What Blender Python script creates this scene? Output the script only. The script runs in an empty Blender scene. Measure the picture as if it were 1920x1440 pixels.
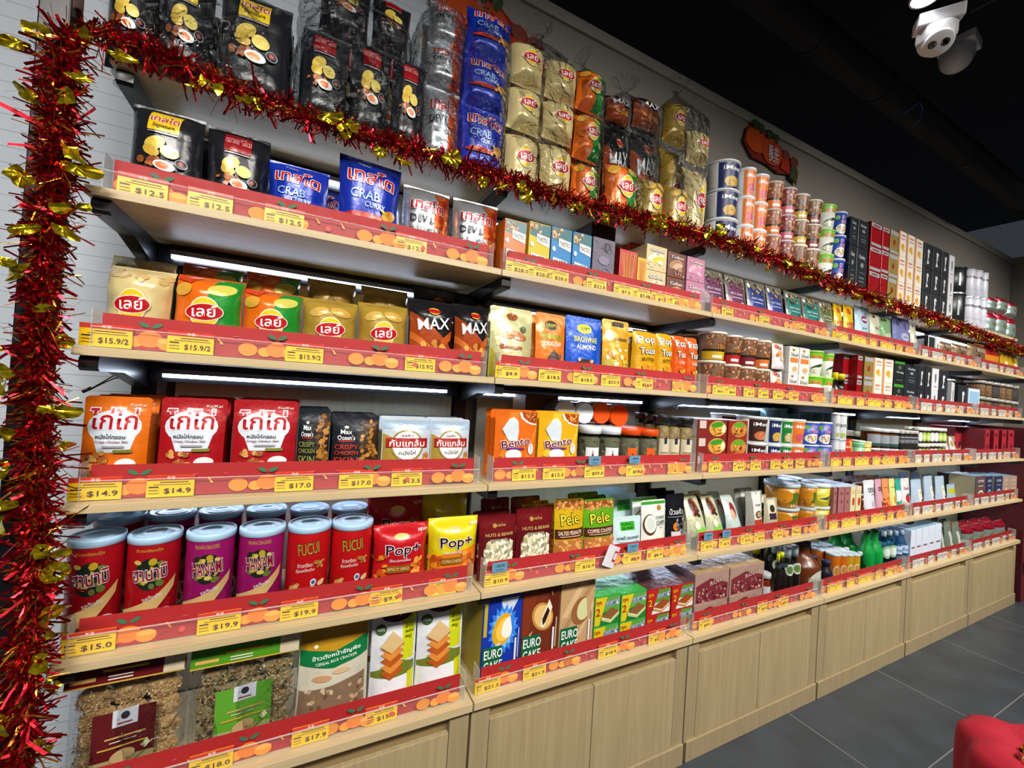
import bpy, math, random
from collections import defaultdict
from mathutils import Vector, Matrix, noise
from mathutils.geometry import tessellate_polygon
R = random.Random(7)
sc = bpy.context.scene
COL = sc.collection
# ------------------------------------------------------------------ camera
CP = (0.4085, -1.1001, 1.3982); YAW, PITCH, ROLL, FPX = 0.46174, 0.01179, 0.06451, 780.0
cy_, sy_, cp_, sp_ = math.cos(YAW), math.sin(YAW), math.cos(PITCH), math.sin(PITCH)
FW = Vector((sy_*cp_, cy_*cp_, sp_)); RT = Vector((cy_, -sy_, 0)); UP = RT.cross(FW)
RT, UP = math.cos(ROLL)*RT + math.sin(ROLL)*UP, -math.sin(ROLL)*RT + math.cos(ROLL)*UP
cam = bpy.data.cameras.new('camera'); cam.lens = FPX/1920*36; cam.sensor_width = 36; cam.clip_start = 0.02
co = bpy.data.objects.new('camera', cam); COL.objects.link(co); sc.camera = co
m = Matrix((RT, UP, -FW)).transposed().to_4x4(); m.translation = Vector(CP); co.matrix_world = m
def at(u, v, y):
    "the point of the plane Y = y seen at pixel u, v of the photograph"
    d = FW + RT*((u-960)/FPX) - UP*((v-720)/FPX)
    return Vector(CP) + d*((y-CP[1])/d.y)
# ------------------------------------------------------------------ world, exposure, large lights
w = bpy.data.worlds.new('world'); sc.world = w; w.use_nodes = True
w.node_tree.nodes['Background'].inputs[0].default_value = (0.55, 0.62, 0.75, 1)
w.node_tree.nodes['Background'].inputs[1].default_value = 0.06
sc.cycles.transparent_max_bounces = 40
sc.view_settings.view_transform = 'Standard'; sc.view_settings.look = 'None'
sc.view_settings.exposure = -0.12; sc.view_settings.gamma = 1.0; sc.view_settings.use_curve_mapping = False
def area(name, loc, target, power, sx, sy, col=(1, 1, 1)):
    l = bpy.data.lights.new(name, 'AREA'); l.shape = 'RECTANGLE'; l.size = sx; l.size_y = sy; l.energy = power; l.color = col
    o = bpy.data.objects.new(name, l); COL.objects.link(o); o.location = loc
    l.spread = 1.6; o.rotation_euler = (Vector(target)-Vector(loc)).to_track_quat('-Z', 'Y').to_euler()
    return o
for k, (x, pw) in enumerate(((-0.3, 30), (1.5, 30), (3.4, 37), (5.3, 40))):
    area('offscreen_light', (x, -2.2, 3.0), (x, 0.2, 0.65), pw, 1.1, 0.35, (1.0, 0.95, 0.88))  # the store's ceiling lamps over the aisle, out of view
pl = bpy.data.lights.new('offscreen_light', 'POINT'); pl.energy = 7; pl.shadow_soft_size = .15; pl.color = (1, .93, .86); po = bpy.data.objects.new('offscreen_light', pl); COL.objects.link(po); po.location = (1.0, -2.6, 2.1)  # added fill light in mid-air, brightens the cameras and duct under the ceiling
# ------------------------------------------------------------------ helpers
def lin(h):
    h = h.lstrip('#'); c = [int(h[i:i+2], 16)/255 for i in (0, 2, 4)]
    return tuple(((x+0.055)/1.055)**2.4 if x > 0.04045 else x/12.92 for x in c)+(1,)
MATS = {}
KIND = {'paper': (0.5, 0, 0, 0), 'foil': (0.26, 0.12, 0.42, 20), 'matte': (0.62, 0, 0.0, 0), 'plastic': (0.3, 0, 0.04, 12), 'metal': (0.25, 0.9, 0, 0),
        'food': (0.75, 0, 0.6, 160), 'silver': (0.28, 0.65, 0.4, 20), 'print': (0.35, 0, 0, 0), 'cloth': (0.8, 0, 0.1, 300), 'tin': (0.3, 0.35, 0, 0)}
def mat(h, kind='paper'):
    key = (h, kind)
    if key in MATS: return MATS[key]
    ma = bpy.data.materials.new(kind+'_'+h.strip('#')); ma.use_nodes = True
    nt = ma.node_tree; b = nt.nodes['Principled BSDF']; r, me, bump, scl = KIND[kind]
    tc = nt.nodes.new('ShaderNodeTexCoord'); nz = nt.nodes.new('ShaderNodeTexNoise'); nz.inputs['Scale'].default_value = scl or 30; nz.inputs['Detail'].default_value = 3
    nt.links.new(tc.outputs['Object'], nz.inputs['Vector'])
    mr = nt.nodes.new('ShaderNodeMapRange'); mr.inputs['To Min'].default_value = r*0.8; mr.inputs['To Max'].default_value = min(1, r*1.25)
    nt.links.new(nz.outputs['Fac'], mr.inputs['Value']); nt.links.new(mr.outputs['Result'], b.inputs['Roughness'])
    b.inputs['Base Color'].default_value = lin(h); b.inputs['Metallic'].default_value = me
    if bump:
        bp = nt.nodes.new('ShaderNodeBump'); bp.inputs['Strength'].default_value = bump; bp.inputs['Distance'].default_value = 0.01 if kind in ('foil', 'silver', 'plastic') else 0.002
        nt.links.new(nz.outputs['Fac'], bp.inputs['Height']); nt.links.new(bp.outputs['Normal'], b.inputs['Normal'])
    MATS[key] = ma; return ma
def emit(h, s):
    key = (h, 'emit', s)
    if key in MATS: return MATS[key]
    ma = bpy.data.materials.new('glow'); ma.use_nodes = True; b = ma.node_tree.nodes['Principled BSDF']
    b.inputs['Base Color'].default_value = lin(h); b.inputs['Emission Color'].default_value = lin(h); b.inputs['Emission Strength'].default_value = s
    MATS[key] = ma; return ma
def clear(name, tint='#ffffff', bump=0.0, scl=14, gl=1.0, rough=0.08, base=0.0):
    "clear film or acrylic: see-through with a fresnel gloss"
    if name in MATS: return MATS[name]
    ma = bpy.data.materials.new(name); ma.use_nodes = True; nt = ma.node_tree; nt.nodes.clear()
    out = nt.nodes.new('ShaderNodeOutputMaterial'); mx = nt.nodes.new('ShaderNodeMixShader'); tr = nt.nodes.new('ShaderNodeBsdfTransparent'); g = nt.nodes.new('ShaderNodeBsdfGlossy')
    lw = nt.nodes.new('ShaderNodeLayerWeight'); fr = nt.nodes.new('ShaderNodeMath'); fr.operation = 'POWER'; fr.inputs[1].default_value = 3.5; nt.links.new(lw.outputs['Facing'], fr.inputs[0]); g.inputs['Roughness'].default_value = rough
    tr.inputs['Color'].default_value = lin(tint)
    ml = nt.nodes.new('ShaderNodeMath'); ml.operation = 'MULTIPLY_ADD'; ml.inputs[1].default_value = gl; ml.inputs[2].default_value = base; ml.use_clamp = True
    nt.links.new(fr.outputs[0], ml.inputs[0]); nt.links.new(ml.outputs[0], mx.inputs[0]); nt.links.new(tr.outputs[0], mx.inputs[1]); nt.links.new(g.outputs[0], mx.inputs[2]); nt.links.new(mx.outputs[0], out.inputs[0])
    if bump:
        tc = nt.nodes.new('ShaderNodeTexCoord'); nz = nt.nodes.new('ShaderNodeTexNoise'); nz.inputs['Scale'].default_value = scl; nz.inputs['Detail'].default_value = 4; nz.inputs['Distortion'].default_value = 1.2
        bp = nt.nodes.new('ShaderNodeBump'); bp.inputs['Strength'].default_value = bump; bp.inputs['Distance'].default_value = 0.03
        nt.links.new(tc.outputs['Object'], nz.inputs['Vector']); nt.links.new(nz.outputs['Fac'], bp.inputs['Height']); nt.links.new(bp.outputs['Normal'], g.inputs['Normal']); nt.links.new(bp.outputs['Normal'], lw.inputs['Normal'])
    MATS[name] = ma; return ma
def acrylic(name, milk):  # milk: pale diffuse share that paints in bright reflections, with some scuffs
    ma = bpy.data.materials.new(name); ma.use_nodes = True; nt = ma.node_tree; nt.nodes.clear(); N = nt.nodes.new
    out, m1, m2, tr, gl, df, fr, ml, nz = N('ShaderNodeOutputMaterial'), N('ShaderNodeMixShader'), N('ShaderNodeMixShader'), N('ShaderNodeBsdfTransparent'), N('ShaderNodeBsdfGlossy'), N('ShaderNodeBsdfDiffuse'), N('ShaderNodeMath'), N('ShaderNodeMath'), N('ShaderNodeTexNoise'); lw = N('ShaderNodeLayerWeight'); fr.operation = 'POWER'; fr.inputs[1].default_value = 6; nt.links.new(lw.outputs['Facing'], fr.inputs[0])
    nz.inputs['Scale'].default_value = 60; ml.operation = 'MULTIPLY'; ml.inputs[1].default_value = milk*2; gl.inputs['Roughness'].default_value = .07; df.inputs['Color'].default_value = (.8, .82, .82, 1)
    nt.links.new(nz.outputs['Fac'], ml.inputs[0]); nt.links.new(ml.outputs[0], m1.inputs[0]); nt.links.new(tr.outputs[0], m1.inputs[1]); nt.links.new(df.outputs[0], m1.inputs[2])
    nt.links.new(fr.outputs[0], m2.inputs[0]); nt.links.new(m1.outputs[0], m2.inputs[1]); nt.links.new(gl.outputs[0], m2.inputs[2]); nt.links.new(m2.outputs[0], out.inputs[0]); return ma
def wood(name, c1, c2, vertical=False, rough=0.45):
    if name in MATS: return MATS[name]
    ma = bpy.data.materials.new(name); ma.use_nodes = True; nt = ma.node_tree; b = nt.nodes['Principled BSDF']
    tc = nt.nodes.new('ShaderNodeTexCoord'); mp = nt.nodes.new('ShaderNodeMapping'); nz = nt.nodes.new('ShaderNodeTexNoise'); cr = nt.nodes.new('ShaderNodeValToRGB')
    mp.inputs['Scale'].default_value = (40, 40, 1.6) if vertical else (1.6, 40, 60)
    nz.inputs['Scale'].default_value = 1.5; nz.inputs['Detail'].default_value = 6; nz.inputs['Distortion'].default_value = 0.6
    cr.color_ramp.elements[0].color = lin(c1); cr.color_ramp.elements[0].position = 0.3; cr.color_ramp.elements[1].color = lin(c2); cr.color_ramp.elements[1].position = 0.7
    nt.links.new(tc.outputs['Object'], mp.inputs[0]); nt.links.new(mp.outputs[0], nz.inputs['Vector']); nt.links.new(nz.outputs['Fac'], cr.inputs[0]); nt.links.new(cr.outputs[0], b.inputs['Base Color'])
    b.inputs['Roughness'].default_value = rough
    MATS[name] = ma; return ma
def lift(items, lo=.2):
    f = lambda y: y if y < .07 else lo+(1-lo)*y; k = 1-lo; o = []
    for i in items:
        if i[0] == 'r': o.append(('r', i[1], f(i[2]), i[3], f(i[4]), i[5]))
        elif i[0] == 'e': o.append(('e', i[1], f(i[2]), i[3], i[4]*k)+tuple(i[5:]))
        elif i[0] == 'p': o.append(('p', [(x, f(y)) for x, y in i[1]], i[2]))
        elif i[0] == 't': o.append(('t', i[1], i[2], f(i[3]), i[4], i[5]*k)+tuple(i[6:]))
        else: o.append(('s', i[1], f(i[2]), i[3], f(i[4]))+tuple(i[5:]))
    return o
class MB:
    def __init__(s): s.v = []; s.f = []; s.m = []; s.mats = []; s.sm = []
    def mi(s, ma):
        if ma not in s.mats: s.mats.append(ma)
        return s.mats.index(ma)
    def add(s, vs, fs, ma, smooth=False):
        k = s.mi(ma); b = len(s.v); s.v += [tuple(v) for v in vs]
        for f in fs: s.f.append(tuple(b+i for i in f)); s.m.append(k); s.sm.append(smooth)
        return s
    def box(s, x0, y0, z0, x1, y1, z1, ma, bev=0.0):
        if bev <= 0:
            vs = [(x, y, z) for x in (x0, x1) for y in (y0, y1) for z in (z0, z1)]
            return s.add(vs, [(0, 1, 3, 2), (4, 6, 7, 5), (0, 4, 5, 1), (2, 3, 7, 6), (0, 2, 6, 4), (1, 5, 7, 3)], ma)
        import bmesh
        bm = bmesh.new(); bmesh.ops.create_cube(bm, size=1)
        for v in bm.verts: v.co = Vector((x0+(v.co.x+.5)*(x1-x0), y0+(v.co.y+.5)*(y1-y0), z0+(v.co.z+.5)*(z1-z0)))
        bmesh.ops.bevel(bm, geom=bm.edges[:], offset=bev, segments=2, affect='EDGES', profile=0.5)
        bm.verts.index_update(); s.add([v.co[:] for v in bm.verts], [[v.index for v in f.verts] for f in bm.faces], ma); bm.free(); return s
    def lathe(s, prof, ma, n=28, cx=0, cy=0, smooth=True):
        vs = []; fs = []
        for r, z in prof:
            for i in range(n):
                a = 2*math.pi*i/n; vs.append((cx+r*math.sin(a), cy-r*math.cos(a), z))
        for j in range(len(prof)-1):
            for i in range(n):
                k = (i+1) % n; fs.append((j*n+i, j*n+k, (j+1)*n+k, (j+1)*n+i))
        return s.add(vs, fs, ma, smooth)
    def tube(s, pts, r, ma, n=8):
        pts = [Vector(p) for p in pts]; vs = []; fs = []
        for i, p in enumerate(pts):
            t = (pts[min(i+1, len(pts)-1)]-pts[max(i-1, 0)]).normalized()
            a = t.cross(Vector((0, 0, 1))); a = a.normalized() if a.length > 1e-4 else Vector((1, 0, 0)); b = t.cross(a)
            for k in range(n): vs.append(p+(a*math.cos(2*math.pi*k/n)+b*math.sin(2*math.pi*k/n))*r)
        for i in range(len(pts)-1):
            for k in range(n): fs.append((i*n+k, i*n+(k+1) % n, (i+1)*n+(k+1) % n, (i+1)*n+k))
        fs.append(tuple(range(n))); fs.append(tuple(reversed(range((len(pts)-1)*n, len(pts)*n))))
        return s.add(vs, fs, ma, True)
    def grid(s, fn, nu, nv, ma, smooth=True):
        vs = [fn(i/nu, j/nv) for j in range(nv+1) for i in range(nu+1)]
        fs = [(j*(nu+1)+i, j*(nu+1)+i+1, (j+1)*(nu+1)+i+1, (j+1)*(nu+1)+i) for j in range(nv) for i in range(nu)]
        return s.add(vs, fs, ma, smooth)
    def build(s, name, parent=None, loc=None):
        me = bpy.data.meshes.new(name); me.from_pydata(s.v, [], s.f)
        for ma in s.mats: me.materials.append(ma)
        me.polygons.foreach_set('material_index', s.m); me.polygons.foreach_set('use_smooth', s.sm); me.update()
        o = bpy.data.objects.new(name, me); COL.objects.link(o)
        if parent is not None: o.parent = parent
        if loc: o.location = loc
        return o
def tag(o, label=None, cat=None, group=None, kind=None):
    for k, v in (('label', label), ('category', cat), ('group', group), ('kind', kind)):
        if v: o[k] = v
    return o
def empty(name, loc=(0, 0, 0)):
    o = bpy.data.objects.new(name, None); COL.objects.link(o); o.location = loc; return o
def copy_tree(o, parent=None):
    c = o.copy(); COL.objects.link(c); c.parent = parent
    for ch in CHILD.get(o.name, ()): copy_tree(ch, c)
    return c
CHILD = {}
def kids(o):
    CHILD[o.name] = [c for c in o.children]
    for c in o.children: kids(c)
# ------------------------------------------------------------------ printed artwork as thin geometry that follows a surface
TXT = {}
def text_tris(s, off):
    key = (s, off)
    if key in TXT: return TXT[key]
    cu = bpy.data.curves.new('t', 'FONT'); cu.body = s; cu.size = 1; cu.resolution_u = 2; cu.offset = off; cu.fill_mode = 'FRONT'
    o = bpy.data.objects.new('t', cu); me = bpy.data.meshes.new_from_object(o); me.calc_loop_triangles()
    vs = [(v.co.x, v.co.y) for v in me.vertices]; ts = [tuple(t.vertices) for t in me.loop_triangles]
    bpy.data.objects.remove(o); bpy.data.meshes.remove(me); bpy.data.curves.remove(cu)
    TXT[key] = (vs, ts); return TXT[key]
def sub(tris, L, depth=0):
    out = []
    for t in tris:
        a, b, c = t
        e = [math.dist(a, b), math.dist(b, c), math.dist(c, a)]; mx = max(e)
        if mx <= L: out.append(t); continue
        k = e.index(mx); a, b, c = (a, b, c) if k == 0 else ((b, c, a) if k == 1 else (c, a, b))
        md = ((a[0]+b[0])/2, (a[1]+b[1])/2)
        out += sub([(a, md, c), (md, b, c)], L)
    return out
def art(mb, items, surf, W, H, kind, L=9.0, eps=0.0005):
    """items: ('r',x0,y0,x1,y1,col) ('e',cx,cy,rx,ry,col[,rot]) ('p',pts,col) ('t',text,cx,cy,w,h,col[,outline[,rot]]) ('s',x0,y0,x1,y1,n,size,[cols]); x in -1..1 of the half width, y in 0..1 of the height"""
    lay = 0; hw = W/2
    def put(tris, col, k2=None, d=0):
        tris = sub(tris, L) if L < 5 else tris
        vs = []; fs = []; idx = {}
        for t in tris:
            f = []
            for q in t:
                kq = (round(q[0], 5), round(q[1], 5))
                if kq not in idx: idx[kq] = len(vs); vs.append(surf(q[0], q[1], eps*(lay+1)+d))
                f.append(idx[kq])
            if len(set(f)) == 3: fs.append(f)
        mb.add(vs, fs, mat(col, k2 or kind), True)
    for it in items:
        c = it[0]
        if c == 'r':
            _, a, b, d, e, col = it[:6]; P = [(a*hw, b*H), (d*hw, b*H), (d*hw, e*H), (a*hw, e*H)]; put([(P[0], P[1], P[2]), (P[0], P[2], P[3])], col)
        elif c == 'e':
            _, cx, cy, rx, ry, col = it[:6]; rot = it[6] if len(it) > 6 else 0; n = 20; cr, sr = math.cos(rot), math.sin(rot)
            P = []
            for i in range(n):
                X = rx*hw*math.cos(2*math.pi*i/n); Y = ry*H*math.sin(2*math.pi*i/n); P.append((cx*hw+X*cr-Y*sr, cy*H+X*sr+Y*cr))
            O = (cx*hw, cy*H); put([(O, P[i], P[(i+1) % n]) for i in range(n)], col)
        elif c == 'p':
            P = [(x*hw, y*H) for x, y in it[1]]; ts = tessellate_polygon([[Vector((x, y, 0)) for x, y in P]])
            put([tuple(P[i] for i in t) for t in ts], it[2])
        elif c == 't':
            _, s, cx, cy, tw, th, col = it[:7]; oc = it[7] if len(it) > 7 else None; rot = it[8] if len(it) > 8 else 0
            bv, bt = text_tris(s, 0.012)
            if not bv: continue
            x0 = min(v[0] for v in bv); x1 = max(v[0] for v in bv); y0 = min(v[1] for v in bv); y1 = max(v[1] for v in bv)
            kx = tw*hw/max(x1-x0, 1e-3); ky = th*H/max(y1-y0, 1e-3); cr, sr = math.cos(rot), math.sin(rot)
            def tf(v):
                X = (v[0]-(x0+x1)/2)*kx; Y = (v[1]-(y0+y1)/2)*ky; return (cx*hw+X*cr-Y*sr, cy*H+X*sr+Y*cr)
            if oc:
                ov, ot = text_tris(s, 0.05); q = [tf(v) for v in ov]; put([(q[a], q[b], q[d]) for a, b, d in ot], oc); lay += 1
            q = [tf(v) for v in bv]; put([(q[a], q[b], q[d]) for a, b, d in bt], col)
        elif c == 's':
            _, a, b, d, e, n, sz, cols = it
            for i in range(n):
                x = R.uniform(a, d)*hw; y = R.uniform(b, e)*H; r = sz*H*R.uniform(.6, 1.2); q = R.uniform(.5, 1); ro = R.uniform(0, 3.1); nn = 7
                P = [(x+r*math.cos(6.283*j/nn)*math.cos(ro)-r*q*math.sin(6.283*j/nn)*math.sin(ro), y+r*math.cos(6.283*j/nn)*math.sin(ro)+r*q*math.sin(6.283*j/nn)*math.cos(ro)) for j in range(nn)]
                lay0 = lay; lay = lay0+(i % 3)*0.5
                put([(P[0], P[j], P[j+1]) for j in range(1, nn-1)], R.choice(cols)); lay = lay0
            lay += 1
        lay += 1
# ------------------------------------------------------------------ kinds of packaging; each returns its root object, base at z = 0, front towards -Y
def finish(mb, name): return mb.build(name)
def bag(w, h, d, body, items, kind='foil', name='snack_bag', fold=0.0, seed=0, crimp='#c9c9c9', back=None):
    "pillow bag with crimped ends"
    mb = MB(); rr = random.Random(seed*13+5); ph = [rr.uniform(0, 6.28) for _ in range(6)]
    def prof(s, t):
        e = max(0.0, 1-abs(s)**2.4)**0.62; q = min(1, max(0.0, (t-0.035)/0.2)); p = min(1, max(0.0, (0.965-t)/0.24))
        return e*(q*(2-q))**0.7*(p*(2-p))**0.8
    def P(X, Y, off, side=-1):
        s = max(-1, min(1, X/(w/2))); t = max(0, min(1, Y/h)); th = prof(s, t)
        wr = 0.035*math.sin(9*s+ph[0]+3*t)*math.exp(-((t-.93)/.16)**2)+0.03*math.sin(11*s+ph[1])*math.exp(-((t-.07)/.14)**2)+0.025*math.sin(7*t*3+ph[2]+2*s)*abs(s)+0.03*math.sin(5*s+4*t+ph[3])*math.sin(6*t+ph[4])
        y = side*(d/2*(th+wr*min(1, th*2.5))+off); x = X*(1-0.05*math.sin(math.pi*t)-0.02*math.sin(5*t+ph[5])); z = Y
        if abs(s) > 0.97: z += 0.0
        if fold and t > 0.72:
            a = (t-0.72)/0.28*fold; L = (t-0.72)*h; z = 0.72*h+math.sin(a)/max(a, 1e-4)*L if a > 1e-4 else z; y += (1-math.cos(a))/max(a, 1e-4)*L*1.0 if a > 1e-4 else 0
        return (x, y+d/2, z)
    mb.grid(lambda a, b: P((a*2-1)*w/2, b*h, 0), 18, 24, mat(body, kind)); mb.grid(lambda a, b: P((1-a*2)*w/2, b*h, 0, 1), 12, 16, mat(back or body, kind))
    art(mb, [('r', -1, 0, 1, 0.03, crimp), ('r', -1, 0.97, 1, 1, crimp)]+lift(items), P, w, h, kind, L=0.011, eps=0.0006)
    return finish(mb, name)
def pouch(w, h, d, body, items, kind='foil', name='snack_pouch', seed=0, taper=0.0, lean=0.05):
    "stand-up pouch: full at the foot, flat and sealed at the top"
    mb = MB(); rr = random.Random(seed*7+3); ph = [rr.uniform(0, 6.28) for _ in range(5)]
    def P(X, Y, off, side=-1):
        s = max(-1, min(1, X/(w/2))); t = max(0, min(1, Y/h))
        e = max(0.0, 1-abs(s/0.94)**2.2)**0.7 if abs(s) < 0.94 else 0
        th = e*(max(0.0, (0.9-t)/0.9)**0.75 if t < 0.9 else 0)
        foot = 1-0.25*max(0, (0.06-t)/0.06)
        wr = 0.04*math.sin(6*s+ph[0]+5*t)*math.sin(7*t+ph[1])+0.03*math.sin(12*t+ph[2])*abs(s)
        y = side*(d/2*(th*foot+wr*min(1, th*2))+off+0.0008)
        k = 1-taper*t-0.03*math.sin(math.pi*t)
        cz = 0.0
        if t > 0.97 and abs(s) > 0.93: cz = -0.02*h*((abs(s)-0.93)/0.07)**2
        return (X*k, y+d/2+lean*h*t*t, Y+cz)
    mb.grid(lambda a, b: P((a*2-1)*w/2, b*h, 0), 18, 22, mat(body, kind)); mb.grid(lambda a, b: P((1-a*2)*w/2, b*h, 0, 1), 12, 14, mat(body, kind))
    art(mb, lift(items), P, w, h, kind, L=0.011, eps=0.0005)
    return finish(mb, name)
def carton(w, h, d, body, items, kind='print', name='snack_box', side=None, top=None, sideitems=None):
    mb = MB(); mb.box(-w/2, 0, 0, w/2, d, h, mat(body, kind), min(0.002, w*.03))
    if side: mb.add([(-w/2-.0003, d*.97, h*.01), (-w/2-.0003, d*.03, h*.01), (-w/2-.0003, d*.03, h*.99), (-w/2-.0003, d*.97, h*.99)], [(0, 1, 2, 3)], mat(side, kind))
    if top: mb.add([(-w*.49, d*.02, h+.0003), (w*.49, d*.02, h+.0003), (w*.49, d*.98, h+.0003), (-w*.49, d*.98, h+.0003)], [(0, 1, 2, 3)], mat(top, kind))
    art(mb, items, lambda X, Y, o: (X*0.98, -o, Y*0.985+h*0.006), w, h, kind, eps=0.0004)
    if sideitems: art(mb, sideitems, lambda X, Y, o: (-w/2-o-.0004, d/2-X, Y), d, h, kind, eps=0.0004)
    return finish(mb, name)
def cyl_surf(rf): return lambda X, Y, o: ((rf(Y)+o)*math.sin(X/rf(0.5)), -(rf(Y)+o)*math.cos(X/rf(0.5)), Y)
def can(w, h, body, items, lid='#a9cdea', kind='tin', name='snack_can', lidh=0.065):
    r = w/2*0.96; root = empty(name); mb = MB(); hb = h*(1-lidh)
    mb.lathe([(0, 0), (r*.97, 0), (r, .003), (r, hb-.004), (r*.97, hb), (0, hb)], mat(body, kind)); H = hb
    mb.lathe([(r+.0008, .0), (r+.0012, .004), (r+.0006, .006)], mat('#c8c8c8', 'metal'))
    art(mb, items, lambda X, Y, o: ((r+o)*math.sin(X/r), -(r+o)*math.cos(X/r), Y), r*2.7, H, kind, L=0.009, eps=0.0004)
    b = mb.build('can_body', root)
    lm = MB(); R2 = w/2
    lm.lathe([(r, hb-.002), (R2, hb-.001), (R2*1.005, h-.004), (R2*.985, h), (R2*.93, h), (R2*.9, h-.003), (R2*.7, h-.003), (R2*.66, h-.0015), (R2*.4, h-.0015), (R2*.36, h-.003), (0, h-.003)], mat(lid, 'plastic'), 36)
    lm.build('lid', root)
    kids(root); return root
def cup(w, h, body, items, lid='#e8eef2', kind='print', name='noodle_cup', tap=0.8, lidh=0.05, rim='#e9e2d2'):
    "tapered paper or plastic cup, wide at the top"
    root = empty(name); mb = MB(); r1 = w/2*.96; r0 = r1*tap; hb = h*(1-lidh)
    rf = lambda z: r0+(r1-r0)*min(1, max(0, z/hb))
    mb.lathe([(0, .002), (r0*.96, 0), (r0, .002), (r1, hb), (0, hb)], mat(body, kind))
    art(mb, items, lambda X, Y, o: ((rf(Y)+o)*math.sin(X/r1), -(rf(Y)+o)*math.cos(X/r1), Y), r1*2.7, hb, kind, L=0.01, eps=0.0004)
    mb.build('cup_body', root); lm = MB(); R2 = w/2
    lm.lathe([(r1*.99, hb-.003), (R2, hb-.002), (R2, h-.002), (R2*.97, h), (R2*.9, h-.001), (0, h-.001)], mat(lid if lid else rim, 'plastic'), 28)
    lm.build('lid', root); kids(root); return root
def jar(w, h, fill, lid, label=None, items=None, name='glass_jar', lidh=0.14, cols=None, lw=1.0, lidr=1.0, shoulder=0.96, glass='#dfe6e2'):
    root = empty(name); r = w/2*.95; hb = h*(1-lidh); mb = MB()
    g = clear('jar_glass'+glass, glass, gl=0.9, rough=0.05)
    mb.lathe([(0, .001), (r*.95, .001), (r, .006), (r, hb*.9), (r*shoulder, hb*.97), (r*shoulder*.97, hb)], g, 28); mb.build('glass_body', root)
    c = MB(); c.lathe([(0, .004), (r*.93, .004), (r*.955, .01), (r*.955, hb*.86), (r*.7, hb*.9), (0, hb*.91)], mat(fill, 'food'), 24)
    art(c, [('s', -1, .04, 1, .92, 46, .05, cols or [fill])], lambda X, Y, o: ((r*.957+o)*math.sin(X/r), -(r*.957+o)*math.cos(X/r), Y), r*2.8, hb*.93, 'food', L=9, eps=0.0003); c.build('contents', root)
    if label or items:
        lb = MB(); sf = lambda X, Y, o: ((r+.0006+o)*math.sin(X/r), -(r+.0006+o)*math.cos(X/r), Y); H = hb
        art(lb, ([('r', -.5*lw, .12, .5*lw, .66, label)] if label else [])+(items or []), sf, r*2.8, H, 'print', L=.009, eps=0.0004); lb.build('label_sticker', root)
    lm = MB(); q = w/2*lidr
    lm.lathe([(r*shoulder, hb-.004), (q, hb-.003), (q, h-.002), (q*.96, h), (q*.88, h-.001), (0, h-.001)], mat(lid, 'plastic'), 30); lm.build('lid', root)
    kids(root); return root
def bottle(w, h, glass, cap, items, neck=0.34, name='drink_bottle', capw=0.36, sh=0.62, kind='plastic', capfrac=0.12, clearg=False):
    root = empty(name); r = w/2*.97; rn = r*neck; hc = h*capfrac; hb = h-hc; mb = MB()
    ma = clear('bottle'+glass, glass, gl=1.0, rough=0.05, bump=0.05) if clearg else mat(glass, kind)
    mb.lathe([(0, .002), (r*.9, 0), (r, .008), (r, hb*sh), (r*.93, hb*(sh+.07)), (r*.62, hb*(sh+.19)), (rn*1.05, hb*(sh+.28)), (rn, hb*.985), (rn*1.15, hb*.99), (rn*1.15, hb), (0, hb)], ma, 28); mb.build('bottle_body', root)
    if items:
        lb = MB(); art(lb, items, lambda X, Y, o: ((r+.0005+o)*math.sin(X/r), -(r+.0005+o)*math.cos(X/r), Y), r*2.7, h, 'print', L=.01, eps=0.0004); lb.build('label_sticker', root)
    c = MB(); rc = r*capw; c.lathe([(0, hb-.006), (rc, hb-.006), (rc*1.02, h-.003), (rc*.94, h), (0, h)], mat(cap, 'plastic'), 20); c.build('cap', root)
    kids(root); return root
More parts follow.
